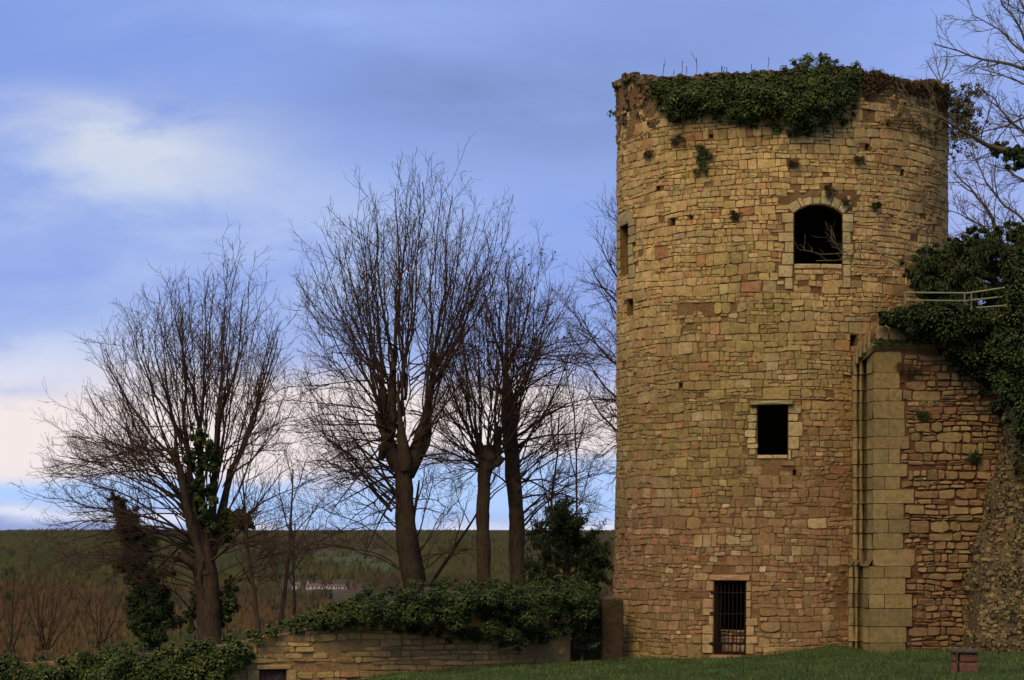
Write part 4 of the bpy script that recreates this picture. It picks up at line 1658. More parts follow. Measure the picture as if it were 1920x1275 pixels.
def tufts():
    """plants rooted in the tower's joints"""
    r = np.random.default_rng(130)
    spec = (  # px, py, w, h, kind, label
        (1323, 300, 19, 34, 'grassy', 'largest bushy dark plant rooted in the tower wall below the ivy'),
        (1276, 262, 18, 18, 'dry', 'straggly brown plant in the tower wall just under the ivy mat at left'),
        (1380, 405, 14, 10, 'dry', 'small dry brown tuft in the tower wall left of the arched window'),
        (1488, 308, 12, 6, 'dry', 'tiny brown tuft in the tower wall above and left of the arched window'),
        (1553, 362, 6, 14, 'dry', 'dry rust coloured tuft in the joint just above the window arch'),
        (1585, 378, 8, 7, 'dry', 'dark tuft at the right shoulder of the window arch'),
        (1642, 386, 9, 5, 'green', 'small flat green tuft in the tower wall right of the window arch'),
        (1608, 300, 14, 6, 'dry', 'little brown tuft in the tower wall under the right end of the ivy'),
        (1700, 690, 34, 16, 'dry', 'brown withered growth under the string course of the curtain wall'),
        (1730, 778, 11, 10, 'green', 'small dark fern tuft in the curtain wall below the withered growth'),
        (1829, 858, 11, 13, 'green', 'dark green tuft in the curtain wall beside the hanging ivy'),
        (1220, 290, 12, 7, 'dry', 'thin dry brown tuft near the left edge of the tower'),
        (1838, 1085, 7, 14, 'green', 'dark tuft in the angle between curtain wall and ruined wall stump'),
    )
    for k, (x, y, w, h, kind, lab) in enumerate(spec):
        onw = x > 1690
        n = 16
        q = np.stack([x + r.normal(0, w * .42, n), y + r.normal(0, h * .42, n)], 1)
        if onw:
            uz = np.array([chit(*p) for p in q])
            cent = cmap(uz[:, 0], uz[:, 1], .10)
            out = np.broadcast_to(unit(np.array([-.1, -1, .3])), cent.shape)
        else:
            uz = whits_t(q)
            cent = tmap(uz[:, 0], uz[:, 1], .09)
            out = unit(tower_normal(uz[:, 0]) + np.array([0, 0, .3]))
        rad = np.full(n, .05 + .0022 * min(w, h))
        plant_on('wall_plant', lab, 'plant', cent, out, rad, {'green': 500, 'grassy': 900, 'dry': 300}[kind], .15 if kind == 'grassy' else .08, M_DRY if kind == 'dry' else M_YEW2, 131 + k, group='plants rooted in the old walls',
                 aspect=.14 if kind == 'grassy' else .28, droop=-1.3 if kind == 'grassy' else -.6, core=False, shell=(.2, 1.4))
    xs = r.uniform(1636, 1756, 40)
    cent = cmap(np.array([cu(v) for v in xs]), cz(641) + r.normal(0, .03, 40), .10)
    plant_on('ledge_weeds', 'dark moss and weeds growing along the ledge near the top of the curtain wall', 'weeds', cent, np.broadcast_to(unit(np.array([0, -1, .8])), cent.shape), r.uniform(.04, .11, 40), 900, .06, M_IVYDARK, 168, core=False, shell=(.2, 1.3))
    # leafy shrub on the tower's right shoulder, and the sprig on the left edge
    q = np.stack([r.normal(1798, 17, 150), r.normal(212, 36, 150)], 1)
    q = q[(q[:, 0] > 1765) & (q[:, 1] > 158)]
    cent = PV(q, 72.4 + r.normal(0, .25, len(q)))
    out = np.broadcast_to(unit(np.array([.6, -.7, .4])), cent.shape)
    plant_on('rim_shrub', 'leafy olive shrub growing out of the right shoulder of the tower top', 'shrub', cent, out, np.full(len(q), .15), 4600, .095, M_SHRUB, 160, aspect=.5, core=False, shell=(.1, 1.4))
    q = np.stack([r.normal(1148, 3.2, 12), r.normal(211, 4, 12)], 1)
    cent = PV(q, 73.2)
    plant_on('wall_sprig', 'tiny leafy sprig sticking out of the left edge of the tower', 'plant', cent, np.broadcast_to(np.array([-1., 0, 0]), cent.shape), np.full(12, .06), 90, .08, M_SHRUB, 161, aspect=.5, core=False)
    # brown moss and dead growth along the right part of the rim
    q = sample_poly([(1612, 132), (1632, 130), (1652, 136), (1672, 148), (1712, 150), (1738, 154), (1754, 152), (1772, 160), (1774, 200), (1760, 205), (1720, 178), (1690, 172), (1650, 165), (1612, 190)], 170, r)
    uz = whits_t(q)
    cent = tmap(uz[:, 0], uz[:, 1], .03)
    plant_on('dead_growth', 'brown dead moss and creeper crusting the right half of the tower rim', 'creeper', cent, tower_normal(uz[:, 0]), np.full(len(q), .14), 5200, .07, M_DRY, 163, aspect=.5, core=False, shell=(.2, 1.1))
    q = sample_poly([(1650, 205), (1685, 198), (1740, 215), (1768, 230), (1770, 280), (1740, 275), (1700, 245), (1660, 232)], 60, r)
    uz = whits_t(q)
    cent = tmap(uz[:, 0], uz[:, 1], .05)
    plant_on('dead_creeper', 'thin brown creeper clinging to the tower wall below its right shoulder', 'creeper', cent, tower_normal(uz[:, 0]), np.full(len(q), .12), 1100, .08, M_DRY, 165, aspect=.3, core=False, shell=(.2, 1.2))


tufts()

q_ = sample_poly([(1064, 1095), (1130, 1105), (1132, 1236), (1070, 1236)], 75, np.random.default_rng(170))
c_ = PV(q_, 71.5)
plant_on('gateway_ivy', 'dark ivy filling the gap behind the low iron gate', 'ivy', c_, np.broadcast_to(unit(np.array([0, -1, .3])), c_.shape), np.full(75, .22), 5000, .09, M_IVYDARK, 171)

# ------------------------------------------------------------------ bare trees
def resample(P_, n):
    """(m,3) polyline -> n points by arc length"""
    P_ = np.asarray(P_, float)
    s = np.concatenate([[0], np.cumsum(np.linalg.norm(np.diff(P_, axis=0), axis=1))])
    t = np.linspace(0, s[-1], n)
    return np.stack([np.interp(t, s, P_[:, k]) for k in range(P_.shape[1])], 1)


def tubes(Pn, Rn, sides):
    """(N,n,3) centre lines and (N,n) radii -> verts and quads"""
    N, n, _ = Pn.shape
    T = np.empty_like(Pn)
    T[:, 1:-1] = Pn[:, 2:] - Pn[:, :-2]
    T[:, 0] = Pn[:, 1] - Pn[:, 0]
    T[:, -1] = Pn[:, -1] - Pn[:, -2]
    T = unit(T)
    mt = unit(Pn[:, -1] - Pn[:, 0])
    ref = np.where(np.abs(mt[:, 2:3]) < .8, np.array([[0, 0, 1.]]), np.array([[1., 0, 0]]))[:, None]
    a = unit(np.cross(T, np.broadcast_to(ref, T.shape)))
    b = np.cross(T, a)
    th = np.arange(sides) / sides * 2 * math.pi
    V = Pn[:, :, None] + (np.cos(th)[None, None, :, None] * a[:, :, None] + np.sin(th)[None, None, :, None] * b[:, :, None]) * Rn[:, :, None, None]
    i, j = np.meshgrid(np.arange(n - 1), np.arange(sides), indexing='ij')
    q = np.stack([i * sides + j, i * sides + (j + 1) % sides, (i + 1) * sides + (j + 1) % sides, (i + 1) * sides + j], -1).reshape(-1, 4)
    Fq = (q[None] + (np.arange(N) * n * sides)[:, None, None]).reshape(-1, 4)
    return V.reshape(-1, 3), Fq


def sprout(Pp, Rp, cnt, t0, t1, Lf, ang, n, up, r, rmax, rtip, wobble=.12, pw=1.0, rel=.62):
    """children of every polyline: returns (M,n,3),(M,n)"""
    N, m, _ = Pp.shape
    pid = np.repeat(np.arange(N), cnt)
    M = len(pid)
    t = t0 + (t1 - t0) * ((np.tile(np.arange(cnt), N) + r.random(M)) / cnt) ** pw
    x = t * (m - 1)
    i = np.minimum(x.astype(int), m - 2)
    fr = (x - i)[:, None]
    p = Pp[pid, i] * (1 - fr) + Pp[pid, i + 1] * fr
    T = unit(Pp[pid, i + 1] - Pp[pid, i])
    R0 = np.minimum((Rp[pid, i] * (1 - fr[:, 0]) + Rp[pid, i + 1] * fr[:, 0]) * rel, rmax)
    perp = r.normal(0, 1, (M, 3))
    perp = unit(perp - (perp * T).sum(1, keepdims=True) * T)
    a = r.uniform(*ang, (M, 1))
    d = np.cos(a) * T + np.sin(a) * perp
    L = Lf(t, pid) * r.uniform(.55, 1.25, M)
    out = np.empty((M, n, 3))
    out[:, 0] = p
    st = (L / (n - 1))[:, None]
    for k in range(1, n):
        d = unit(d + np.array([0, 0, 1.0]) * up + r.normal(0, wobble, (M, 3)))
        p = p + d * st
        out[:, k] = p
    R = R0[:, None] + (rtip - R0)[:, None] * np.linspace(0, 1, n)[None] ** .8
    return out, np.maximum(R, rtip)


def bezier(p0, p1, p2, n):
    t = np.linspace(0, 1, n)[:, None]
    return (1 - t) ** 2 * p0 + 2 * t * (1 - t) * p1 + t ** 2 * p2


def tree(name, label, trunk, limbs, seed, spread=3.0, d0=None, l2=13, l3=7, l4=2, l2t0=.12, more=0.0, l2len=.30, l3len=(.55, .9), up=.09, limb_r=.075, twig_r=.0048, cat='tree', group=None, mats=None, loc=None, knobs=(), l2max=2.6,
         limb_name='limb', poly_limbs=()):
    """trunk: [(px,py,depth,radius)], limbs: [(px0,py0,px1,py1)] in photograph pixels at the tree's own depth"""
    r = np.random.default_rng(seed)
    mb, mt = mats or (M_BARK, M_TWIG)
    base = P(*trunk[0][:3]) if trunk else P(*loc)
    D = d0 if d0 else trunk[0][2]
    e = empty(name, base, label, cat, group)
    if trunk:
        tp = np.array([np.r_[P(x, y, d), rr] for (x, y, d, rr) in trunk])
        q = resample(tp, 6 * len(trunk))
        n = len(q)
        bulge = 1 + wob(np.linspace(0, 9, n), seed, .10)
        q[:, :2] += np.stack([wob(np.linspace(0, 6, n), seed + 1, .03), wob(np.linspace(0, 6, n), seed + 2, .03)], 1)
        V, f = tubes(q[None, :, :3], (q[:, 3] * bulge)[None], 12)
        V = V + unit(V - np.repeat(q[:, :3], 12, 0)) * (wob2(V[:, 0] * 3 + V[:, 1], V[:, 2], seed + 3, .035, 3.5))[:, None] * np.clip(np.repeat(q[:, 3], 12) / .2, .2, 1)[:, None]
        acc = Acc()
        acc.add(V, f)
        for (pts) in knobs:                       # pollard heads and cut stubs
            kp = resample(np.array([np.r_[P(x, y, D + dd), rr] for (x, y, dd, rr) in pts]), 10)
            V, f = tubes(kp[None, :, :3], (kp[:, 3] * (1 + r.normal(0, .10, 10)))[None], 10)
            V = V + r.normal(0, .018, V.shape)
            acc.add(V, f)
        acc.build('trunk', mb, e, smooth=True)
    NL = 11
    LP, LR = [], []
    extra = []
    for lb in limbs:                    # secondary limbs between the drawn ones
        if r.random() < more:
            k = r.uniform(.7, 1.02)
            extra.append((lb[0] + r.normal(0, 6), lb[1] + r.normal(0, 14), lb[0] + (lb[2] - lb[0]) * k + r.normal(0, 26), lb[1] + (lb[3] - lb[1]) * k + r.normal(0, 22), limb_r * r.uniform(.45, .8)))
    limbs = list(limbs) + extra
    for lb in limbs:
        x0, y0, x1, y1 = lb[:4]
        rr = lb[4] if len(lb) > 4 else limb_r * r.uniform(.7, 1.25)
        dd = lb[5] if len(lb) > 5 else r.normal(0, spread * .5)
        x1, y1 = x0 + (x1 - x0) * .95, y0 + (y1 - y0) * (.90 if y1 < y0 - 150 else .97)     # the last twigs reach on past the limb
        dx, dy = x1 - x0, y1 - y0
        L = math.hypot(dx, dy)
        hf = abs(dx) / max(L, 1)
        if hf < .78:
            cx, cy = x0 + dx * r.uniform(.48, .66), y0 + dy * r.uniform(.34, .48)
        else:
            cx, cy = x0 + dx * r.uniform(.4, .5), y0 + dy * .5 - L * r.uniform(.12, .2)
        q = bezier(P(x0, y0, D + r.normal(0, .08)), P(cx, cy, D + dd * .6), P(x1, y1, D + dd), NL)
        Lm = np.linalg.norm(q[-1] - q[0])
        q[1:-1] += np.stack([wob(np.linspace(0, 7, NL), int(r.integers(1e6)), .020 * Lm) for _ in range(3)], 1)[1:-1]
        LP.append(q)
        LR.append(rr + (.010 - rr) * np.linspace(0, 1, NL) ** .75)
    for (pts, rr) in poly_limbs:
        q = resample(np.array([P(*p) for p in pts]), NL)
        q[1:-1] += r.normal(0, .02, (NL - 2, 3))
        LP.append(q)
        LR.append(rr + (.012 - rr) * np.linspace(0, 1, NL) ** .9)
    LP, LR = np.array(LP), np.array(LR)
    for q, rr in zip(LP, LR):
        V, f = tubes(q[None], rr[None], 7)
        mesh_obj(limb_name, V, f, mb, e, smooth=True)
    Ll = np.linalg.norm(np.diff(LP, axis=1), axis=2).sum(1)
    acc = Acc()
    P2, R2 = sprout(LP, LR, l2, l2t0, .99, lambda t, pid: np.minimum(Ll[pid] * l2len, l2max) * (1.05 - .5 * t) + .22, (.35, .95), 7, up, r, .021, .0062, .10)
    pid2 = np.repeat(np.arange(len(LP)), l2)
    k2 = r.random(len(P2)) < np.clip(Ll[pid2] / 6.5, .3, 1)
    P2, R2 = P2[k2], R2[k2]
    V, f = tubes(P2, R2, 4)
    acc.add(V, f)
    P3, R3 = sprout(P2, R2, l3, .12, 1.0, lambda t, pid: r.uniform(*l3len, len(t)) * (1.1 - .5 * t), (.35, 1.0), 5, up * .8, r, .013, twig_r, .13)
    V, f = tubes(P3, R3, 3)
    acc.add(V, f)
    P3b, R3b = sprout(LP, LR, l3, .45, 1.0, lambda t, pid: r.uniform(*l3len, len(t)), (.3, .9), 5, up, r, .013, twig_r, .13)
    V, f = tubes(P3b, R3b, 3)
    acc.add(V, f)
    if l4:
        P4, R4 = sprout(P3, R3, l4, .2, 1.0, lambda t, pid: r.uniform(.16, .42, len(t)), (.4, 1.0), 3, up * .6, r, .007, twig_r * .85, .15)
        V, f = tubes(P4, R4, 3)
        acc.add(V, f)
    acc.build('crown', mt, e)
    return e, P3[:, -1]


def fan(bx, by, tips, jb=8, r=None, **kw):
    r = r or np.random.default_rng(3)
    return [(bx + r.normal(0, jb), by + r.normal(0, jb), t[0], t[1]) + tuple(t[2:]) for t in tips]


def ivy_on(points, rad, n, size, parent, seed, mat=None):
    r = np.random.default_rng(seed)
    c = np.array(points)
    out = unit(r.normal(0, 1, c.shape) * np.array([1, .6, .3]) + np.array([0, -.8, 0]))
    foliage(c, out, np.asarray(rad), n, size, mat or M_IVYDARK, parent, r, name='ivy', core=True)


def px_cloud(spec, d, r, per=14, sd=.35):
    """[(x,y,rx)] pixel path -> jittered blob centres"""
    out, rad = [], []
    q = resample(np.array(spec, float), int(per * 1.7) * max(2, len(spec)))
    for x, y, rx in q:
        out.append(P(x + r.normal(0, rx * .5), y + r.normal(0, 7), d + r.normal(0, sd * .6)))
        rad.append(np.clip(rx * .5 * d / F, .08, .4) * r.uniform(.4, 1.0))
    return out, rad


def low_limbs(r, x0, n, xr, yr, rad=.024, side=0):
    """thin arching shoots from the trunk, tips within xr/yr of the photograph's rows"""
    out = []
    for _ in range(n):
        s_ = side or r.choice([-1, 1])
        tx, ty = x0 + s_ * r.uniform(*xr), r.uniform(*yr)
        out.append((x0 + s_ * 8, ty + r.uniform(-60, 110), tx, ty, rad * r.uniform(.7, 1.3)))
    return out


def build_trees():
    R_ = np.random.default_rng(200)
    # 1: big multi-stemmed tree at the left
    tips = [(430, 436), (402, 470), (448, 452), (352, 486), (318, 500), (296, 520), (470, 480), (495, 520), (520, 560), (252, 545), (205, 600), (178, 650), (150, 700), (128, 745), (105, 800), (92, 850),
            (535, 610), (548, 690), (555, 760), (335, 560), (285, 590), (420, 520), (468, 590), (380, 540), (240, 620), (210, 680), (180, 740), (160, 800), (500, 640), (440, 600), (395, 620), (345, 640), (300, 680), (140, 860)]
    limbs = []
    stems = [(336, 870), (352, 840), (374, 800), (404, 850), (432, 880)]
    for t in tips:
        k = int(np.argmin([abs(t[0] - (sx + (sx - 384) * 2.2)) + R_.uniform(0, 60) for sx, _ in stems]))
        f_ = R_.uniform(.25, 1.0)
        limbs.append((386 + (stems[k][0] - 386) * f_, 1050 + (stems[k][1] - 1050) * f_, t[0], t[1]))
    for t in [(66, 930), (78, 985), (100, 1030), (150, 1060), (90, 890), (120, 960), (190, 1090), (240, 1120), (170, 1010), (230, 1040), (560, 850), (590, 900), (575, 980), (520, 1040), (500, 930)]:
        limbs.append((378 + R_.normal(0, 6) + (8 if t[0] > 380 else -8), R_.uniform(1000, 1080), t[0], t[1], .055))
    for q_, (sx, sy) in enumerate(stems):          # each stem forks where it ends
        for tx_, ty_ in ((sx + (sx - 386) * 2.6 - 26, 500 + abs(sx - 386) * 2.4), (sx + (sx - 386) * 1.4 + 34, 470 + abs(sx - 386) * 2.2)):
            limbs.append((sx, sy, tx_, ty_, .07, .45 * (q_ - 2) + R_.normal(0, .8)))
    limbs += low_limbs(R_, 380, 16, (130, 310), (800, 1120), side=-1) + low_limbs(R_, 392, 9, (90, 210), (780, 1080), side=1)
    trunk = [(396, 1215, 79, .46), (392, 1150, 79, .40), (387, 1080, 79, .37), (383, 1030, 79, .36), (378, 985, 79, .30), (374, 940, 79, .17), (370, 880, 79, .12)]
    trunk = trunk[:4] + [(380, 1000, 79, .2), (376, 960, 79, .12)]
    knobs = [[(386, 1075, .1 * (q_ - 2), .22), (386 + (sx - 386) * .45, 1000, .2 * (q_ - 2), .15), (386 + (sx - 386) * .8, 930, .35 * (q_ - 2), .115), (sx, sy, .45 * (q_ - 2), .085)] for q_, (sx, sy) in enumerate(stems)]
    knobs += [[(380, 1075, -.2, .2), (352, 1050, -.5, .15), (334, 1040, -.6, .11)], [(386, 1120, -.3, .1), (372, 1090, -.42, .09), (380, 1050, -.5, .06)]]
    e, tip = tree('bare_tree', 'leafless many-stemmed tree at far left with ivy climbing the middle of its crown', trunk, limbs, 201, spread=4.2, l2=9, l3=4, l4=2, l2t0=.32, more=.8, limb_r=.040, l2len=.26, knobs=knobs)
    c, rad = px_cloud([(378, 985, 22), (372, 900, 26), (374, 850, 30), (370, 805, 12)], 78.7, R_, 14)
    c2, r2 = px_cloud([(420, 1170, 20), (428, 1130, 22), (436, 1080, 10)], 79.4, R_, 12)
    c3, r3 = px_cloud([(400, 1010, 14), (430, 985, 30), (452, 965, 26), (462, 985, 16)], 79.3, R_, 10)
    c4, r4 = px_cloud([(366, 1110, 12), (360, 1150, 16), (356, 1180, 14)], 79.4, R_, 6)
    ivy_on(c + c2 + c3 + c4, rad + r2 + r3 + r4, 7000, .11, e, 202)

    # 2: tallest pollard in the middle
    tips = [(832, 290), (795, 292), (762, 312), (738, 330), (702, 332), (662, 362), (622, 404), (592, 420), (576, 465), (560, 520), (543, 492), (872, 340), (905, 352), (942, 382), (962, 402), (850, 320), (925, 440),
            (604, 520), (580, 600), (690, 420), (720, 380), (780, 360), (815, 380), (860, 420), (890, 480), (650, 480), (640, 560), (745, 400), (670, 430), (790, 420)]
    limbs = []
    for t in tips:
        left = t[0] < 745 + R_.normal(0, 15)
        f_ = R_.random()
        bx, by = (736 - 16 * f_, 865 - 190 * f_) if left else (778 + 34 * f_, 860 - 170 * f_)
        if abs(t[0] - 757) < 45:
            bx, by = 752 + R_.normal(0, 8), 850 - 150 * f_
        limbs.append((bx + R_.normal(0, 6), by + R_.normal(0, 12), t[0], t[1], R_.uniform(.03, .072)))
    for t in [(560, 660), (548, 740), (556, 800), (590, 860), (620, 920), (600, 960), (650, 980), (560, 900), (600, 1010), (900, 640), (880, 760), (890, 860), (680, 1050), (640, 700), (600, 760), (850, 700), (570, 700), (620, 830), (640, 880)]:
        limbs.append((757 + (15 if t[0] > 757 else -15) + R_.normal(0, 5), R_.uniform(800, 960), t[0], t[1], .05))
    limbs += [(737, 695, 700, 360, .075, -.4), (737, 695, 772, 330, .085, .5), (716, 700, 640, 430, .065, -.6), (716, 700, 690, 390, .07, .8), (814, 700, 850, 330, .07, .3), (814, 700, 905, 420, .065, -.7)]
    limbs += low_limbs(R_, 757, 22, (110, 240), (640, 1040), side=-1) + low_limbs(R_, 760, 10, (60, 170), (640, 1040), side=1)
    trunk = [(788, 1200, 84, .40), (776, 1110, 84, .37), (766, 1040, 84, .34), (759, 960, 84, .33), (757, 900, 84, .30), (760, 870, 84, .34)]
    knobs = [[(758, 890, 0, .26), (742, 865, 0, .31), (728, 838, 0, .27), (722, 800, 0, .13), (716, 697, 0, .075)], [(762, 890, 0, .26), (778, 855, .2, .27), (793, 820, .2, .29), (800, 775, .2, .13), (814, 697, .2, .075)], [(722, 820, -.1, .14), (712, 795, -.1, .10), (704, 772, -.1, .05)],
             [(760, 880, -.2, .26), (757, 845, -.3, .2), (750, 790, -.3, .09), (746, 700, -.3, .03)], [(740, 830, 0, .25), (720, 845, 0, .22), (712, 862, 0, .10)], [(728, 820, .1, .24), (734, 780, .1, .2), (737, 690, .1, .11)]]
    e, tip = tree('pollarded_tree', 'tallest leafless pollarded tree, with a thick forked knobbly head', trunk, limbs, 211, spread=4.0, l2=9, l3=4, l4=2, l2t0=.32, more=.8, limb_r=.040, l2len=.26, knobs=knobs, group='pollarded trees behind the low wall')

    # 3: slimmer pollard
    tips = [(830, 520), (852, 486), (880, 474), (918, 468), (945, 480), (802, 600), (790, 690), (962, 505), (1002, 560), (778, 765), (770, 830), (1012, 640), (860, 560), (900, 540), (835, 640), (1020, 730), (870, 620), (930, 560), (960, 640),
            (810, 760), (780, 880), (1000, 800), (840, 700)]
    limbs = [(912 + (t[0] - 912) * .1 + R_.normal(0, 6), 862 + R_.normal(0, 12), t[0], t[1], R_.uniform(.03, .06)) for t in tips]
    limbs += low_limbs(R_, 910, 14, (60, 170), (640, 980))
    trunk = [(908, 1200, 84.6, .27), (907, 1070, 84.6, .26), (905, 960, 84.6, .24), (908, 890, 84.6, .24), (913, 865, 84.6, .27)]
    knobs = [[(911, 880, 0, .22), (916, 858, 0, .27), (914, 835, 0, .18)], [(914, 875, 0, .2), (932, 868, 0, .16), (944, 856, 0, .10)], [(918, 870, 0, .18), (930, 845, .1, .15), (938, 800, .1, .10)]]
    e3, tip3 = tree('pollarded_tree', 'slimmer leafless pollard with a small round head, left of the close pair', trunk, limbs, 221, spread=3.4, l2=9, l3=4, l4=2, l2t0=.28, more=.8, limb_r=.036, l2len=.28, knobs=knobs,
                    group='pollarded trees behind the low wall')
    # 4: the one with a tall leader
    tips = [(950, 455), (980, 468), (1010, 478), (1040, 502), (1068, 540), (1090, 600), (1110, 662), (1130, 742), (1140, 820), (920, 480), (1060, 622), (1100, 760), (900, 560), (870, 640), (990, 540), (1030, 580), (960, 520),
            (1075, 690), (1010, 640), (880, 720)]
    limbs = [(956 + (t[0] - 956) * .08 + R_.normal(0, 5), R_.uniform(700, 880) + abs(t[0] - 956) * .3, t[0], t[1], R_.uniform(.03, .06)) for t in tips]
    limbs += [(968, R_.uniform(830, 1000), t[0], t[1], .045) for t in [(1150, 880), (1120, 870), (1145, 950), (1090, 920), (1080, 840), (860, 860), (840, 930), (1110, 980)]]
    limbs += [(948, 705, 955, 455, .095, .3), (948, 705, 905, 520, .07, -.5), (948, 705, 1005, 490, .07, .6)]
    limbs += low_limbs(R_, 960, 20, (80, 205), (600, 1000), side=1)
    trunk = [(974, 1200, 86, .29), (971, 1080, 86, .27), (969, 960, 86, .26), (960, 880, 86, .25), (955, 810, 86, .27), (952, 780, 86, .26), (948, 700, 86, .12)]
    knobs = [[(954, 800, 0, .24), (962, 780, 0, .25), (968, 762, 0, .15)], [(966, 935, 0, .24), (976, 928, 0, .14)], [(956, 800, .1, .2), (946, 775, .1, .2)]]
    e4, tip4 = tree('pollarded_tree', 'leafless tree with a tall straight leader, nearest the dark yew', trunk, limbs, 231, spread=3.4, l2=9, l3=4, l4=2, l2t0=.28, more=.8, limb_r=.036, l2len=.28, knobs=knobs,
                    group='pollarded trees behind the low wall')
    for (ee, tp, sd) in ((e3, tip3, 240), (e4, tip4, 241)):
        rr = np.random.default_rng(sd)
        px = 960 + tp[:, 0] / tp[:, 1] * F
        py = HZ - (tp[:, 2] - EYE) / tp[:, 1] * F
        ok = (px > 830) & (px < 1085) & (py > 462) & (py < 700)
        c = tp[ok]
        c = c[rr.random(len(c)) < .22]
        c = c + rr.normal(0, .05, c.shape)
        V, f = leaves_geo(c, unit(rr.normal(0, 1, c.shape)), np.full(len(c), .125), rr, .6, 1.5)
        mesh_obj('dead_leaves', V, f, M_DRY, ee)

    # 5: tree standing behind the tower
    tips = [(1132, 392), (1150, 400), (1112, 442), (1092, 482), (1080, 522), (1076, 566), (1070, 622), (1086, 694), (1090, 752), (1150, 470), (1120, 520), (1130, 600), (1110, 660), (1120, 860), (1140, 820), (1100, 800), (1165, 420), (1145, 900)]
    limbs = [(1215 + R_.normal(0, 8), t[1] + R_.uniform(60, 190) if t[1] < 700 else t[1] - R_.uniform(-20, 60), t[0], t[1], R_.uniform(.05, .09)) for t in tips]
    trunk = [(1226, 1200, 90, .36), (1222, 1000, 90, .3), (1216, 760, 90, .24), (1210, 560, 90, .14), (1205, 440, 90, .05)]
    tree('bare_tree', 'leafless tree mostly hidden behind the tower, only its left branches showing', trunk, limbs, 251, spread=2.4, l2=10, l3=5, l4=2, l2t0=.2, more=.8, limb_r=.055)

    # ivy-clad leaning trunk
    e, _ = tree('ivy_clad_tree', 'leaning dead tree trunk wrapped in ivy, left of the many-stemmed tree', [(288, 1225, 81, .26), (282, 1150, 81, .24), (268, 1060, 81, .2), (244, 990, 81, .16), (220, 930, 81, .07)],
                [(262, 1050, 300, 960, .04), (250, 1000, 262, 900, .03), (230, 960, 205, 900, .03), (268, 1070, 225, 1010, .03), (275, 1090, 330, 1030, .03)], 261, spread=1.5, l2=2, l3=2, l4=0, limb_r=.025, l2len=.2, l3len=(.1, .25))
    c, rad = px_cloud([(288, 1195, 36), (282, 1140, 42), (270, 1085, 38), (262, 1040, 34), (245, 990, 30), (228, 950, 22), (216, 925, 12)], 80.6, R_, 14)
    ivy_on(c, rad, 17000, .085, e, 262, M_IVYDARK)

    # thin saplings
    sap = [([(484, 1185, 77, .085), (478, 1120, 77, .07), (466, 1050, 77, .055), (460, 980, 77, .04), (457, 905, 77, .02)],
            [(478, 1110, 520, 1000), (468, 1060, 430, 960), (463, 1000, 495, 900), (460, 960, 440, 870), (459, 930, 472, 850), (470, 1070, 500, 1010), (475, 1100, 440, 1040)], 'slender bare sapling with a slanting stem just right of the many-stemmed tree'),
           ([(525, 1172, 78, .075), (533, 1110, 78, .06), (543, 1030, 78, .05), (548, 950, 78, .035), (550, 880, 78, .02)],
            [(532, 1120, 500, 1030), (540, 1050, 590, 950), (545, 1000, 520, 900), (548, 940, 575, 860), (549, 910, 535, 840), (536, 1090, 580, 1020), (545, 1010, 610, 930)], 'slender bare sapling forking low over the ivy end of the low wall'),
           ([(552, 1168, 79, .05), (552, 1120, 79, .045), (549, 1060, 79, .035), (552, 980, 79, .02)], [(551, 1100, 530, 1040), (550, 1060, 575, 1000), (551, 1020, 545, 940)], 'thinnest bare sapling close beside the forked one'),
           ([(797, 1100, 86.5, .10), (784, 1040, 86.5, .085), (776, 975, 86.5, .06), (786, 900, 86.5, .03)], [(780, 1010, 815, 900), (778, 980, 750, 900), (784, 1040, 830, 960), (780, 950, 800, 860), (790, 1070, 850, 1020)], 'thin dark stem leaning close behind the tallest pollard'),
           ([(805, 1100, 87.5, .06), (850, 1030, 87.5, .05), (895, 960, 87.5, .035), (930, 890, 87.5, .015)], [(850, 1030, 880, 930), (880, 980, 850, 900), (900, 950, 940, 860), (830, 1060, 880, 1030)], 'thin bare sapling slanting right between the pollards'),
           ([(1010, 1100, 87, .06), (1030, 1010, 87, .05), (1034, 930, 87, .04), (1046, 850, 87, .03), (1050, 760, 87, .015)], [(1032, 960, 1010, 860), (1036, 900, 1070, 810), (1045, 850, 1030, 760), (1040, 880, 1080, 900)], 'thin upright sapling left of the yew'),
           ([(1078, 1090, 85, .05), (1080, 980, 85, .04), (1082, 850, 85, .03), (1074, 700, 85, .012)], [(1080, 960, 1110, 860), (1081, 900, 1055, 800), (1080, 850, 1100, 760), (1078, 780, 1060, 690), (1081, 1000, 1120, 930)], 'thin upright sapling rising behind the yew')]
    for k, (tr, lb, lab) in enumerate(sap):
        tree('bare_sapling', lab, tr, lb, 270 + k, spread=1.2, l2=9, l3=6, l4=1, limb_r=.028, l2len=.38, l2max=1.3, l3len=(.35, .6), group='bare saplings among the trees')
    # bare bushes, lower left
    for k, (bx, by, tips, lab) in enumerate((
            (86, 1218, [(50, 1060), (70, 1040), (100, 1080), (120, 1050), (140, 1100), (40, 1110), (64, 1090), (110, 1130), (150, 1140), (85, 1070)], 'bare forking shrub rising above the ivy at far left'),
            (22, 1222, [(0, 1090), (30, 1080), (10, 1120), (-20, 1100), (50, 1130), (28, 1050), (-10, 1150)], 'bare shrub at the very left edge above the ivy'),
            (186, 1215, [(160, 1090), (200, 1080), (230, 1110), (180, 1130), (250, 1150), (140, 1140)], 'low bare shrub beneath the drooping branches of the many-stemmed tree'))):
        tree('bare_shrub', lab, None, [(bx + R_.normal(0, 4), by, t[0], t[1], .03) for t in tips], 290 + k, spread=1.0, l2=7, l3=4, l4=1, l2len=.4, l3len=(.3, .6), cat='shrub', group='bare shrubs at the left', loc=(bx, by, 74.5), d0=74.5)


build_trees()


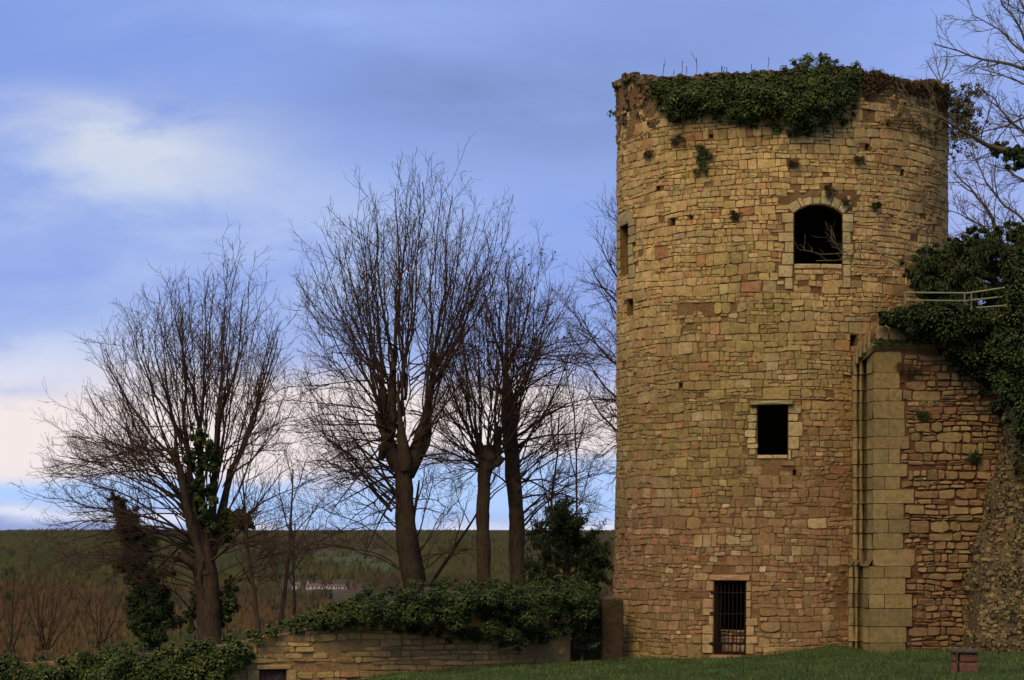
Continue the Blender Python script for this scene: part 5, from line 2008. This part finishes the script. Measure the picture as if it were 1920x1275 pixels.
def yew():
    r = np.random.default_rng(300)
    d = 76.0
    e = empty('yew_tree', P(1062, 1130, d), 'dark evergreen yew with drooping sprays between the bare trees and the tower', 'tree')
    tr = resample(np.array([np.r_[P(1064, 1150, d), .16], np.r_[P(1063, 1050, d), .10], np.r_[P(1060, 950, d), .02]]), 8)
    V, f = tubes(tr[None, :, :3], tr[None, :, 3], 8)
    mesh_obj('trunk', V, f, M_BARK, e, smooth=True)
    B = []
    for (x0, y0, x1, y1) in ((1060, 1080, 992, 1060), (1062, 1075, 1000, 1010), (1060, 1050, 1008, 985), (1060, 1040, 1030, 965), (1062, 1040, 1058, 942), (1064, 1040, 1090, 965), (1064, 1050, 1112, 1000), (1066, 1065, 1132, 1025),
                             (1066, 1080, 1138, 1050), (1066, 1090, 1128, 1085), (1060, 1095, 996, 1090), (1062, 1060, 1045, 955), (1064, 1060, 1075, 958), (1063, 1070, 1020, 1030), (1064, 1070, 1100, 1040), (1062, 1020, 1048, 975), (1063, 1090, 1060, 1000)):
        for k in range(2):
            q = bezier(P(x0, y0, d), P((x0 + x1) / 2 + r.normal(0, 6), (y0 + y1) / 2 - 10, d + r.normal(0, .5)), P(x1 + r.normal(0, 5), y1 + r.normal(0, 5), d + r.normal(0, .7)), 9)
            B.append(q)
    B = np.array(B)
    Rb = np.broadcast_to(np.linspace(.03, .006, 9), B.shape[:2])
    P2, R2 = sprout(B, Rb, 11, .2, 1.0, lambda t, pid: r.uniform(.25, .6, len(t)), (.5, 1.1), 5, -.10, r, .01, .004, .1)
    acc = Acc()
    for (p_, r_) in ((B, Rb), (P2, R2)):
        V, f = tubes(p_, r_, 3)
        acc.add(V, f)
    acc.build('branches', M_BARK, e)
    n = 11000
    i = r.integers(0, len(P2), n)
    t = r.random(n) * 3.99
    k = t.astype(int)
    p = P2[i, k] * (1 - (t - k))[:, None] + P2[i, k + 1] * (t - k)[:, None] + r.normal(0, .05, (n, 3))
    V, f = leaves_geo(p, unit(r.normal(0, 1, (n, 3)) + np.array([0, -.3, .6])), np.full(n, .15), r, .28, 1.0)
    mesh_obj('foliage', V, f, M_YEW, e)


yew()


def right_tree():
    d = 70.0
    pl = [([(1985, 160, d), (1920, 131, d - .3), (1860, 112, d - .6), (1831, 108, d - .8), (1790, 92, d - 1), (1752, 82, d - 1.2)], .07),
          ([(1985, 120, d), (1920, 101, d), (1880, 62, d + .3), (1855, 44, d + .4), (1821, 28, d + .5)], .05),
          ([(1985, 130, d), (1925, 82, d - .5), (1900, 30, d - .6), (1875, 4, d - .8), (1868, -30, d - .8)], .06),
          ([(1985, 330, d), (1920, 293, d - .6), (1862, 277, d - 1.2), (1808, 250, d - 1.8), (1754, 212, d - 2.2), (1700, 205, d - 2.4)], .13),
          ([(1985, 280, d), (1920, 250, d), (1878, 209, d - .2), (1865, 182, d - .3), (1835, 162, d - .5)], .06),
          ([(1985, 470, d), (1920, 411, d), (1885, 385, d), (1855, 351, d), (1831, 300, d), (1822, 270, d)], .06),
          ([(1900, 520, d + .6), (1865, 415, d + .8), (1845, 385, d + .8), (1821, 357, d + .8), (1787, 320, d + .6)], .10),
          ([(1985, 230, d), (1930, 215, d + .4), (1890, 235, d + .5), (1850, 245, d + .6), (1815, 262, d + .7)], .05),
          ([(1985, 60, d), (1930, 30, d), (1905, -10, d), (1900, -60, d)], .06),
          ([(1985, 400, d), (1940, 350, d + .5), (1890, 320, d + .5), (1850, 305, d + .6)], .05),
          ([(1985, 190, d), (1930, 160, d + .5), (1880, 140, d + .5), (1840, 130, d + .5)], .05),
          ([(1900, 500, d + .6), (1850, 430, d + .8), (1810, 405, d + .8), (1782, 395, d + .8)], .05),
          ([(1985, 440, d), (1930, 440, d + .3), (1880, 425, d + .3), (1800, 437, d + .3)], .04)]
    for q_, rr_ in pl[:10]:          # the side of the crown outside the picture
        pl.append(([(3985 - x - (0 if x > 1980 else 15), y + 25, 2 * d - dd + .4) for x, y, dd in q_], rr_))
    trunk = [(1995, 700, d, .34), (1992, 480, d, .30), (1988, 260, d, .24), (1982, 60, d, .16), (1975, -160, d, .07)]
    e, _ = tree('bare_tree', 'leafless tree leaning in from the right edge, one thick branch wrapped in ivy', trunk, [], 311, l2=13, l3=7, l4=2, l2len=.34, up=.05, mats=(M_BARKR, M_BARKR), poly_limbs=pl, l2max=1.5, l3len=(.35, .75), twig_r=.0062)
    r = np.random.default_rng(312)
    c, rad = px_cloud([(1930, 295, 22), (1905, 288, 22), (1880, 280, 14), (1862, 277, 8)], 69.2, r, 10)
    c2, r2 = px_cloud([(1925, 315, 16), (1905, 305, 14)], 69.2, r, 6)
    ivy_on(c + c2, rad + r2, 2200, .085, e, 313)
    # low branch reaching in front of the arched window
    e2, _ = tree('bare_branch', 'thin bare branch reaching left from the evergreen bush across the arched window', None, [], 321, l2=9, l3=4, l4=1, l2len=.34, up=.10, mats=(M_BARKR, M_BARKR), loc=(1690, 500, 67.6), d0=67.6,
                 poly_limbs=[([(1720, 505, 67.9), (1690, 498, 67.9), (1650, 488, 67.7), (1610, 484, 67.5), (1570, 488, 67.4), (1530, 489, 67.4)], .014),
                             ([(1720, 500, 67.9), (1680, 486, 67.8), (1640, 470, 67.7), (1600, 466, 67.5), (1562, 478, 67.4), (1515, 470, 67.4)], .013),
                             ([(1600, 484, 67.5), (1575, 470, 67.5), (1560, 450, 67.4)], .014)], cat='branch', limb_name='stem', l2max=.8, l3len=(.2, .45), twig_r=.005)


right_tree()


def rim_stalks():
    r = np.random.default_rng(330)
    for k, (x, y, h) in enumerate(((1242, 146, 24), (1262, 146, 14), (1278, 142, 26), (1287, 141, 16), (1305, 140, 30), (1352, 138, 14), (1364, 138, 12), (1408, 135, 14), (1440, 131, 22))):
        tree('dry_stalk', 'thin dry stalk standing on the left half of the tower rim', None, [(x, y + 4, x + r.normal(0, 2), y - h * 1.1, .005)], 331 + k, spread=.2, l2=3, l3=1, l4=0,
             l2len=.14, l3len=(.02, .05), cat='stalk', group='dry stalks along the tower rim', loc=(x, y + 4, 69.4), d0=69.4, limb_name='stem', twig_r=.004)
    tree('rim_sapling', 'thin leafless sapling standing on the right end of the tower rim', None, [(1762, 158, 1778, 98, .022), (1764, 155, 1735, 112, .016), (1766, 150, 1790, 120, .014), (1763, 150, 1752, 104, .014)], 345, spread=.4, l2=6, l3=4, l4=1,
         l2len=.35, l3len=(.15, .35), cat='sapling', loc=(1763, 158, 71.5), d0=71.5, limb_name='stem', mats=(M_BARKR, M_BARKR))


rim_stalks()


# ------------------------------------------------------------------ far slope: farm buildings, woods
def ray_hit(px, py, lift=0.0):
    dd = np.linspace(300, 5000, 6000)
    tz = EYE + (HZ - py) / F * dd
    hh = terrain_h((px - 960) / F * dd, dd) + lift
    k = int(np.argmax(hh > tz))
    return dd[k]


def far_houses():
    d = ray_hit(600, 1105)
    s = d / F
    for (xa, xb, y0, y1, yr, lab, nwin) in (
            (574, 606, 1104, 1098, 1094.5, 'long low white building with a reddish roof, left one of the row in the valley', 4),
            (607, 632, 1103, 1098, 1095, 'cream building in the middle of the valley row', 4),
            (634, 650, 1104, 1099, 1096.5, 'small white barn at the right end of the valley row', 2),
            (548, 562, 1103, 1097, 1092, 'small tan house with a chimney left of the valley row', 2)):
        x0, x1 = (xa - 960) * s, (xb - 960) * s
        zb, zw, zr = EYE + (HZ - y0) * s - 1.5, EYE + (HZ - y1) * s, EYE + (HZ - yr) * s
        e = empty('farm_building', ((x0 + x1) / 2, d, zb), lab, 'building', 'farm buildings in the valley')
        v, f = box_vf(x0, x1, d, d + 9, zb, zw)
        mesh_obj('wall', v, f, M_WHITE, e)
        o = .4
        v = [(x0 - o, d - o, zw - .1), (x1 + o, d - o, zw - .1), (x1 + o, d + 4.5, zr), (x0 - o, d + 4.5, zr), (x0 - o, d + 9 + o, zw - .1), (x1 + o, d + 9 + o, zw - .1)]
        mesh_obj('roof', v, [(0, 1, 2, 3), (3, 2, 5, 4), (0, 3, 4), (1, 5, 2), (0, 4, 5, 1)], M_ROOF, e)
        w = (x1 - x0) / nwin
        for k in range(nwin):
            v, f = box_vf(x0 + w * (k + .32), x0 + w * (k + .68), d - .06, d + .1, zw - 1.6, zw - .5)
            mesh_obj('window', v, f, M_GLASSD, e)
        if xa in (574, 548):
            v, f = box_vf(x0 + .4, x0 + 1.0, d + 4, d + 4.7, zr - .6, zr + 1.3)
            mesh_obj('chimney', v, f, M_WHITE, e)


far_houses()


def far_woods():
    r = np.random.default_rng(400)
    m, nt, b = new_mat('bare_woodland', 1.0, 0.02)
    at = node(nt, 'ShaderNodeAttribute', attribute_name='Col')
    nt.links.new(at.outputs['Color'], b.inputs['Base Color'])
    up = node(nt, 'ShaderNodeCombineXYZ')          # thin twigs have no face of their own: shade them by the lie of the wood
    up.inputs[1].default_value, up.inputs[2].default_value = -.45, .9
    nt.links.new(up.outputs[0], b.inputs['Normal'])
    n = 21000
    d = np.sqrt(r.uniform(820 ** 2, 3150 ** 2, n))
    px = r.uniform(-260, 1420, n)
    x = (px - 960) / F * d
    keep = np.ones(n, bool)
    z = terrain_h(x, d)
    py = HZ - (z - EYE) / d * F
    for poly in ([(560, 1030), (720, 1030), (760, 1060), (760, 1080), (690, 1082), (600, 1066)], [(520, 1088), (690, 1088), (690, 1122), (520, 1122)], [(490, 1026), (550, 1026), (555, 1048), (500, 1050)]):
        keep &= ~(in_poly(np.stack([px, py], 1), poly) & (r.random(n) < .93))
    # open meadows between the woods
    keep &= ~((wob2(x, d, 402, 1.0, 1 / 110.) > .62) & (d > 1200))
    # tree line on the skyline
    d2 = r.uniform(3200, 5200, 3200)
    x2 = (r.uniform(-260, 1420, 3200) - 960) / F * d2
    d, x = np.concatenate([d[keep], d2]), np.concatenate([x[keep], x2])
    z = terrain_h(x, d)
    N = len(d)
    tone = wob2(x, d, 403, 1.0, 1 / 140.)
    c = np.where((d < 1500)[:, None], np.array([.098, .062, .022]), np.array([.078, .073, .019]))
    c = np.where((tone > .45)[:, None], np.array([.064, .068, .021]), c)
    c = np.where((tone < -.5)[:, None], np.array([.070, .052, .021]), c)
    con = (r.random(N) < .05)[:, None]
    c = np.where(con, np.array([.026, .036, .014]), c)
    c = c * r.normal(1, .13, (N, 1)) * r.normal(1, .04, (N, 3))
    h = r.uniform(5.5, 10.5, N) * np.where(d < 1500, .8, np.where(d > 2400, .6 + .35 * wob2(x, d, 405, 1, 1 / 60.), 1.0))
    nb = 13
    o = np.stack([r.normal(0, 2.0, (N, nb)), r.normal(0, 1.6, (N, nb))], -1)
    hh = h[:, None] * np.exp(-(o ** 2).sum(-1) / 22) * r.uniform(.7, 1.1, (N, nb))
    w = r.uniform(.35, 1.0, (N, nb))
    lean = r.normal(0, .9, (N, nb))
    ang = r.uniform(-.9, .9, (N, nb))
    bx, by = x[:, None] + o[..., 0], d[:, None] + o[..., 1]
    ca, sa = np.cos(ang) * w, np.sin(ang) * w
    zb = z[:, None] - .5 + 0 * bx
    v = np.stack([np.stack([bx, by, zb], -1), np.stack([bx + ca + lean * .6, by + sa, zb + hh * .65], -1), np.stack([bx + lean, by, zb + hh], -1), np.stack([bx - ca + lean * .6, by - sa, zb + hh * .6], -1)], 2)
    V = v.reshape(-1, 3)
    f = np.arange(len(V)).reshape(-1, 4)
    mesh_obj('far_woods', V, f, m, col=np.repeat(np.clip(c, .008, .3), nb * 4, 0), kind='stuff')


far_woods()


# ------------------------------------------------------------------ grass and the pale scrap on the ivy
def grass():
    r = np.random.default_rng(500)
    m, nt, b = new_mat('grass_blades', 0.7, 0.2)
    g = node(nt, 'ShaderNodeNewGeometry')
    c = ramp(nt, g.outputs['Random Per Island'], [(0.0, (0.036, 0.064, 0.011)), (0.55, (0.068, 0.115, 0.02)), (0.85, (0.105, 0.14, 0.033)), (1.0, (0.16, 0.14, 0.045))])
    n1 = noise(nt, g.outputs['Position'], 0.8, 4.0, 0.6)
    nt.links.new(mixc(nt, 1.0, c, ramp(nt, n1, [(0.35, 0.6), (0.65, 1.3)]), 'MULTIPLY'), b.inputs['Base Color'])
    n = 190000
    y = r.uniform(55, 72.0, n)
    x = r.uniform(-9.5, 16.5, n)
    # in front of the walls only
    xl = WA[1] + (x - WA[0]) / WD[0] * WD[1]
    ok = np.where(x < WA[0], y < xl - .06, True)
    ok &= (x < 4.3) | (np.hypot(x - TA[0], y - TA[1]) > tower_r(0.2) + .02)
    ok &= ~((x > C0[0] - .3) & (y > CD - .08))
    x, y = x[ok], y[ok]
    cl = wob2(x, y, 501, 1.0, 2.4)
    k = r.random(len(x)) < .55 + .45 * cl
    x, y, cl = x[k], y[k], cl[k]
    z = terrain_h(x, y)
    N = len(x)
    nearwall = np.exp(-np.abs(np.hypot(x - TA[0], y - TA[1]) - TR) / .25) * (x > 4.2) + np.exp(-np.abs(CD - y) / .25) * (x > C0[0] - .3) + np.where(x < WA[0], np.exp(-np.abs(WA[1] + (x - WA[0]) / WD[0] * WD[1] - y) / .2), 0)
    h = r.uniform(.035, .085, N) * (1 + .6 * np.clip(cl, 0, 1)) * (1 + 2.6 * nearwall * r.random(N) ** 2)
    a = r.uniform(0, math.pi, N)
    w = r.uniform(.006, .012, N)
    lx, ly = r.normal(0, .5, N) * h, r.normal(0, .5, N) * h
    v = np.stack([np.stack([x - np.cos(a) * w, y - np.sin(a) * w, z - .01], -1), np.stack([x + np.cos(a) * w, y + np.sin(a) * w, z - .01], -1), np.stack([x + lx, y + ly, z + h], -1)], 1)
    mesh_obj('grass', v.reshape(-1, 3), np.arange(N * 3).reshape(N, 3), m, kind='stuff')


grass()

def fallen_leaves():
    r = np.random.default_rng(520)
    n = 900
    x, y = r.uniform(-4, 14, n), r.uniform(56, 69.5, n)
    ok = ((np.hypot(x - TA[0], y - TA[1]) > TR + .2) | (x < 4)) & ~((x > C0[0] - .3) & (y > CD - .1)) & (wob2(x, y, 521, 1, .8) > -.2)
    x, y = x[ok], y[ok]
    p = np.stack([x, y, terrain_h(x, y) + .035], 1)
    V, f = leaves_geo(p, unit(r.normal(0, .4, p.shape) + np.array([0, 0, 1.])), np.full(len(p), .07), r, .6, 0)
    mesh_obj('fallen_leaves', V, f, M_DRY, kind='stuff')


fallen_leaves()

v_, f_ = bar_vf(P(657, 1138.5, 69.3), P(674, 1134, 69.4), .05, .16)
tagit(bevel_obj(mesh_obj('pale_slab', v_, f_, M_WHITE, loc=P(665, 1137, 69.3)), .012), 'small pale flat slab lying on the ivy of the low wall', 'slab')


# ------------------------------------------------------------------ thin air that greys the far skyline
def haze():
    v, f = box_vf(-9200, 9200, -9200, 9200, -62, 34)
    m = bpy.data.materials.new('thin_air')
    m.use_nodes = True
    nt = m.node_tree
    nt.nodes.remove(nt.nodes['Principled BSDF'])
    pv = nt.nodes.new('ShaderNodeVolumePrincipled')
    pv.inputs['Color'].default_value = (0.86, 0.92, 1.0, 1.0)
    pv.inputs['Density'].default_value = 0.00001
    nt.links.new(pv.outputs[0], nt.nodes['Material Output'].inputs['Volume'])
    mesh_obj('haze', v, f, m, kind='stuff')


haze()
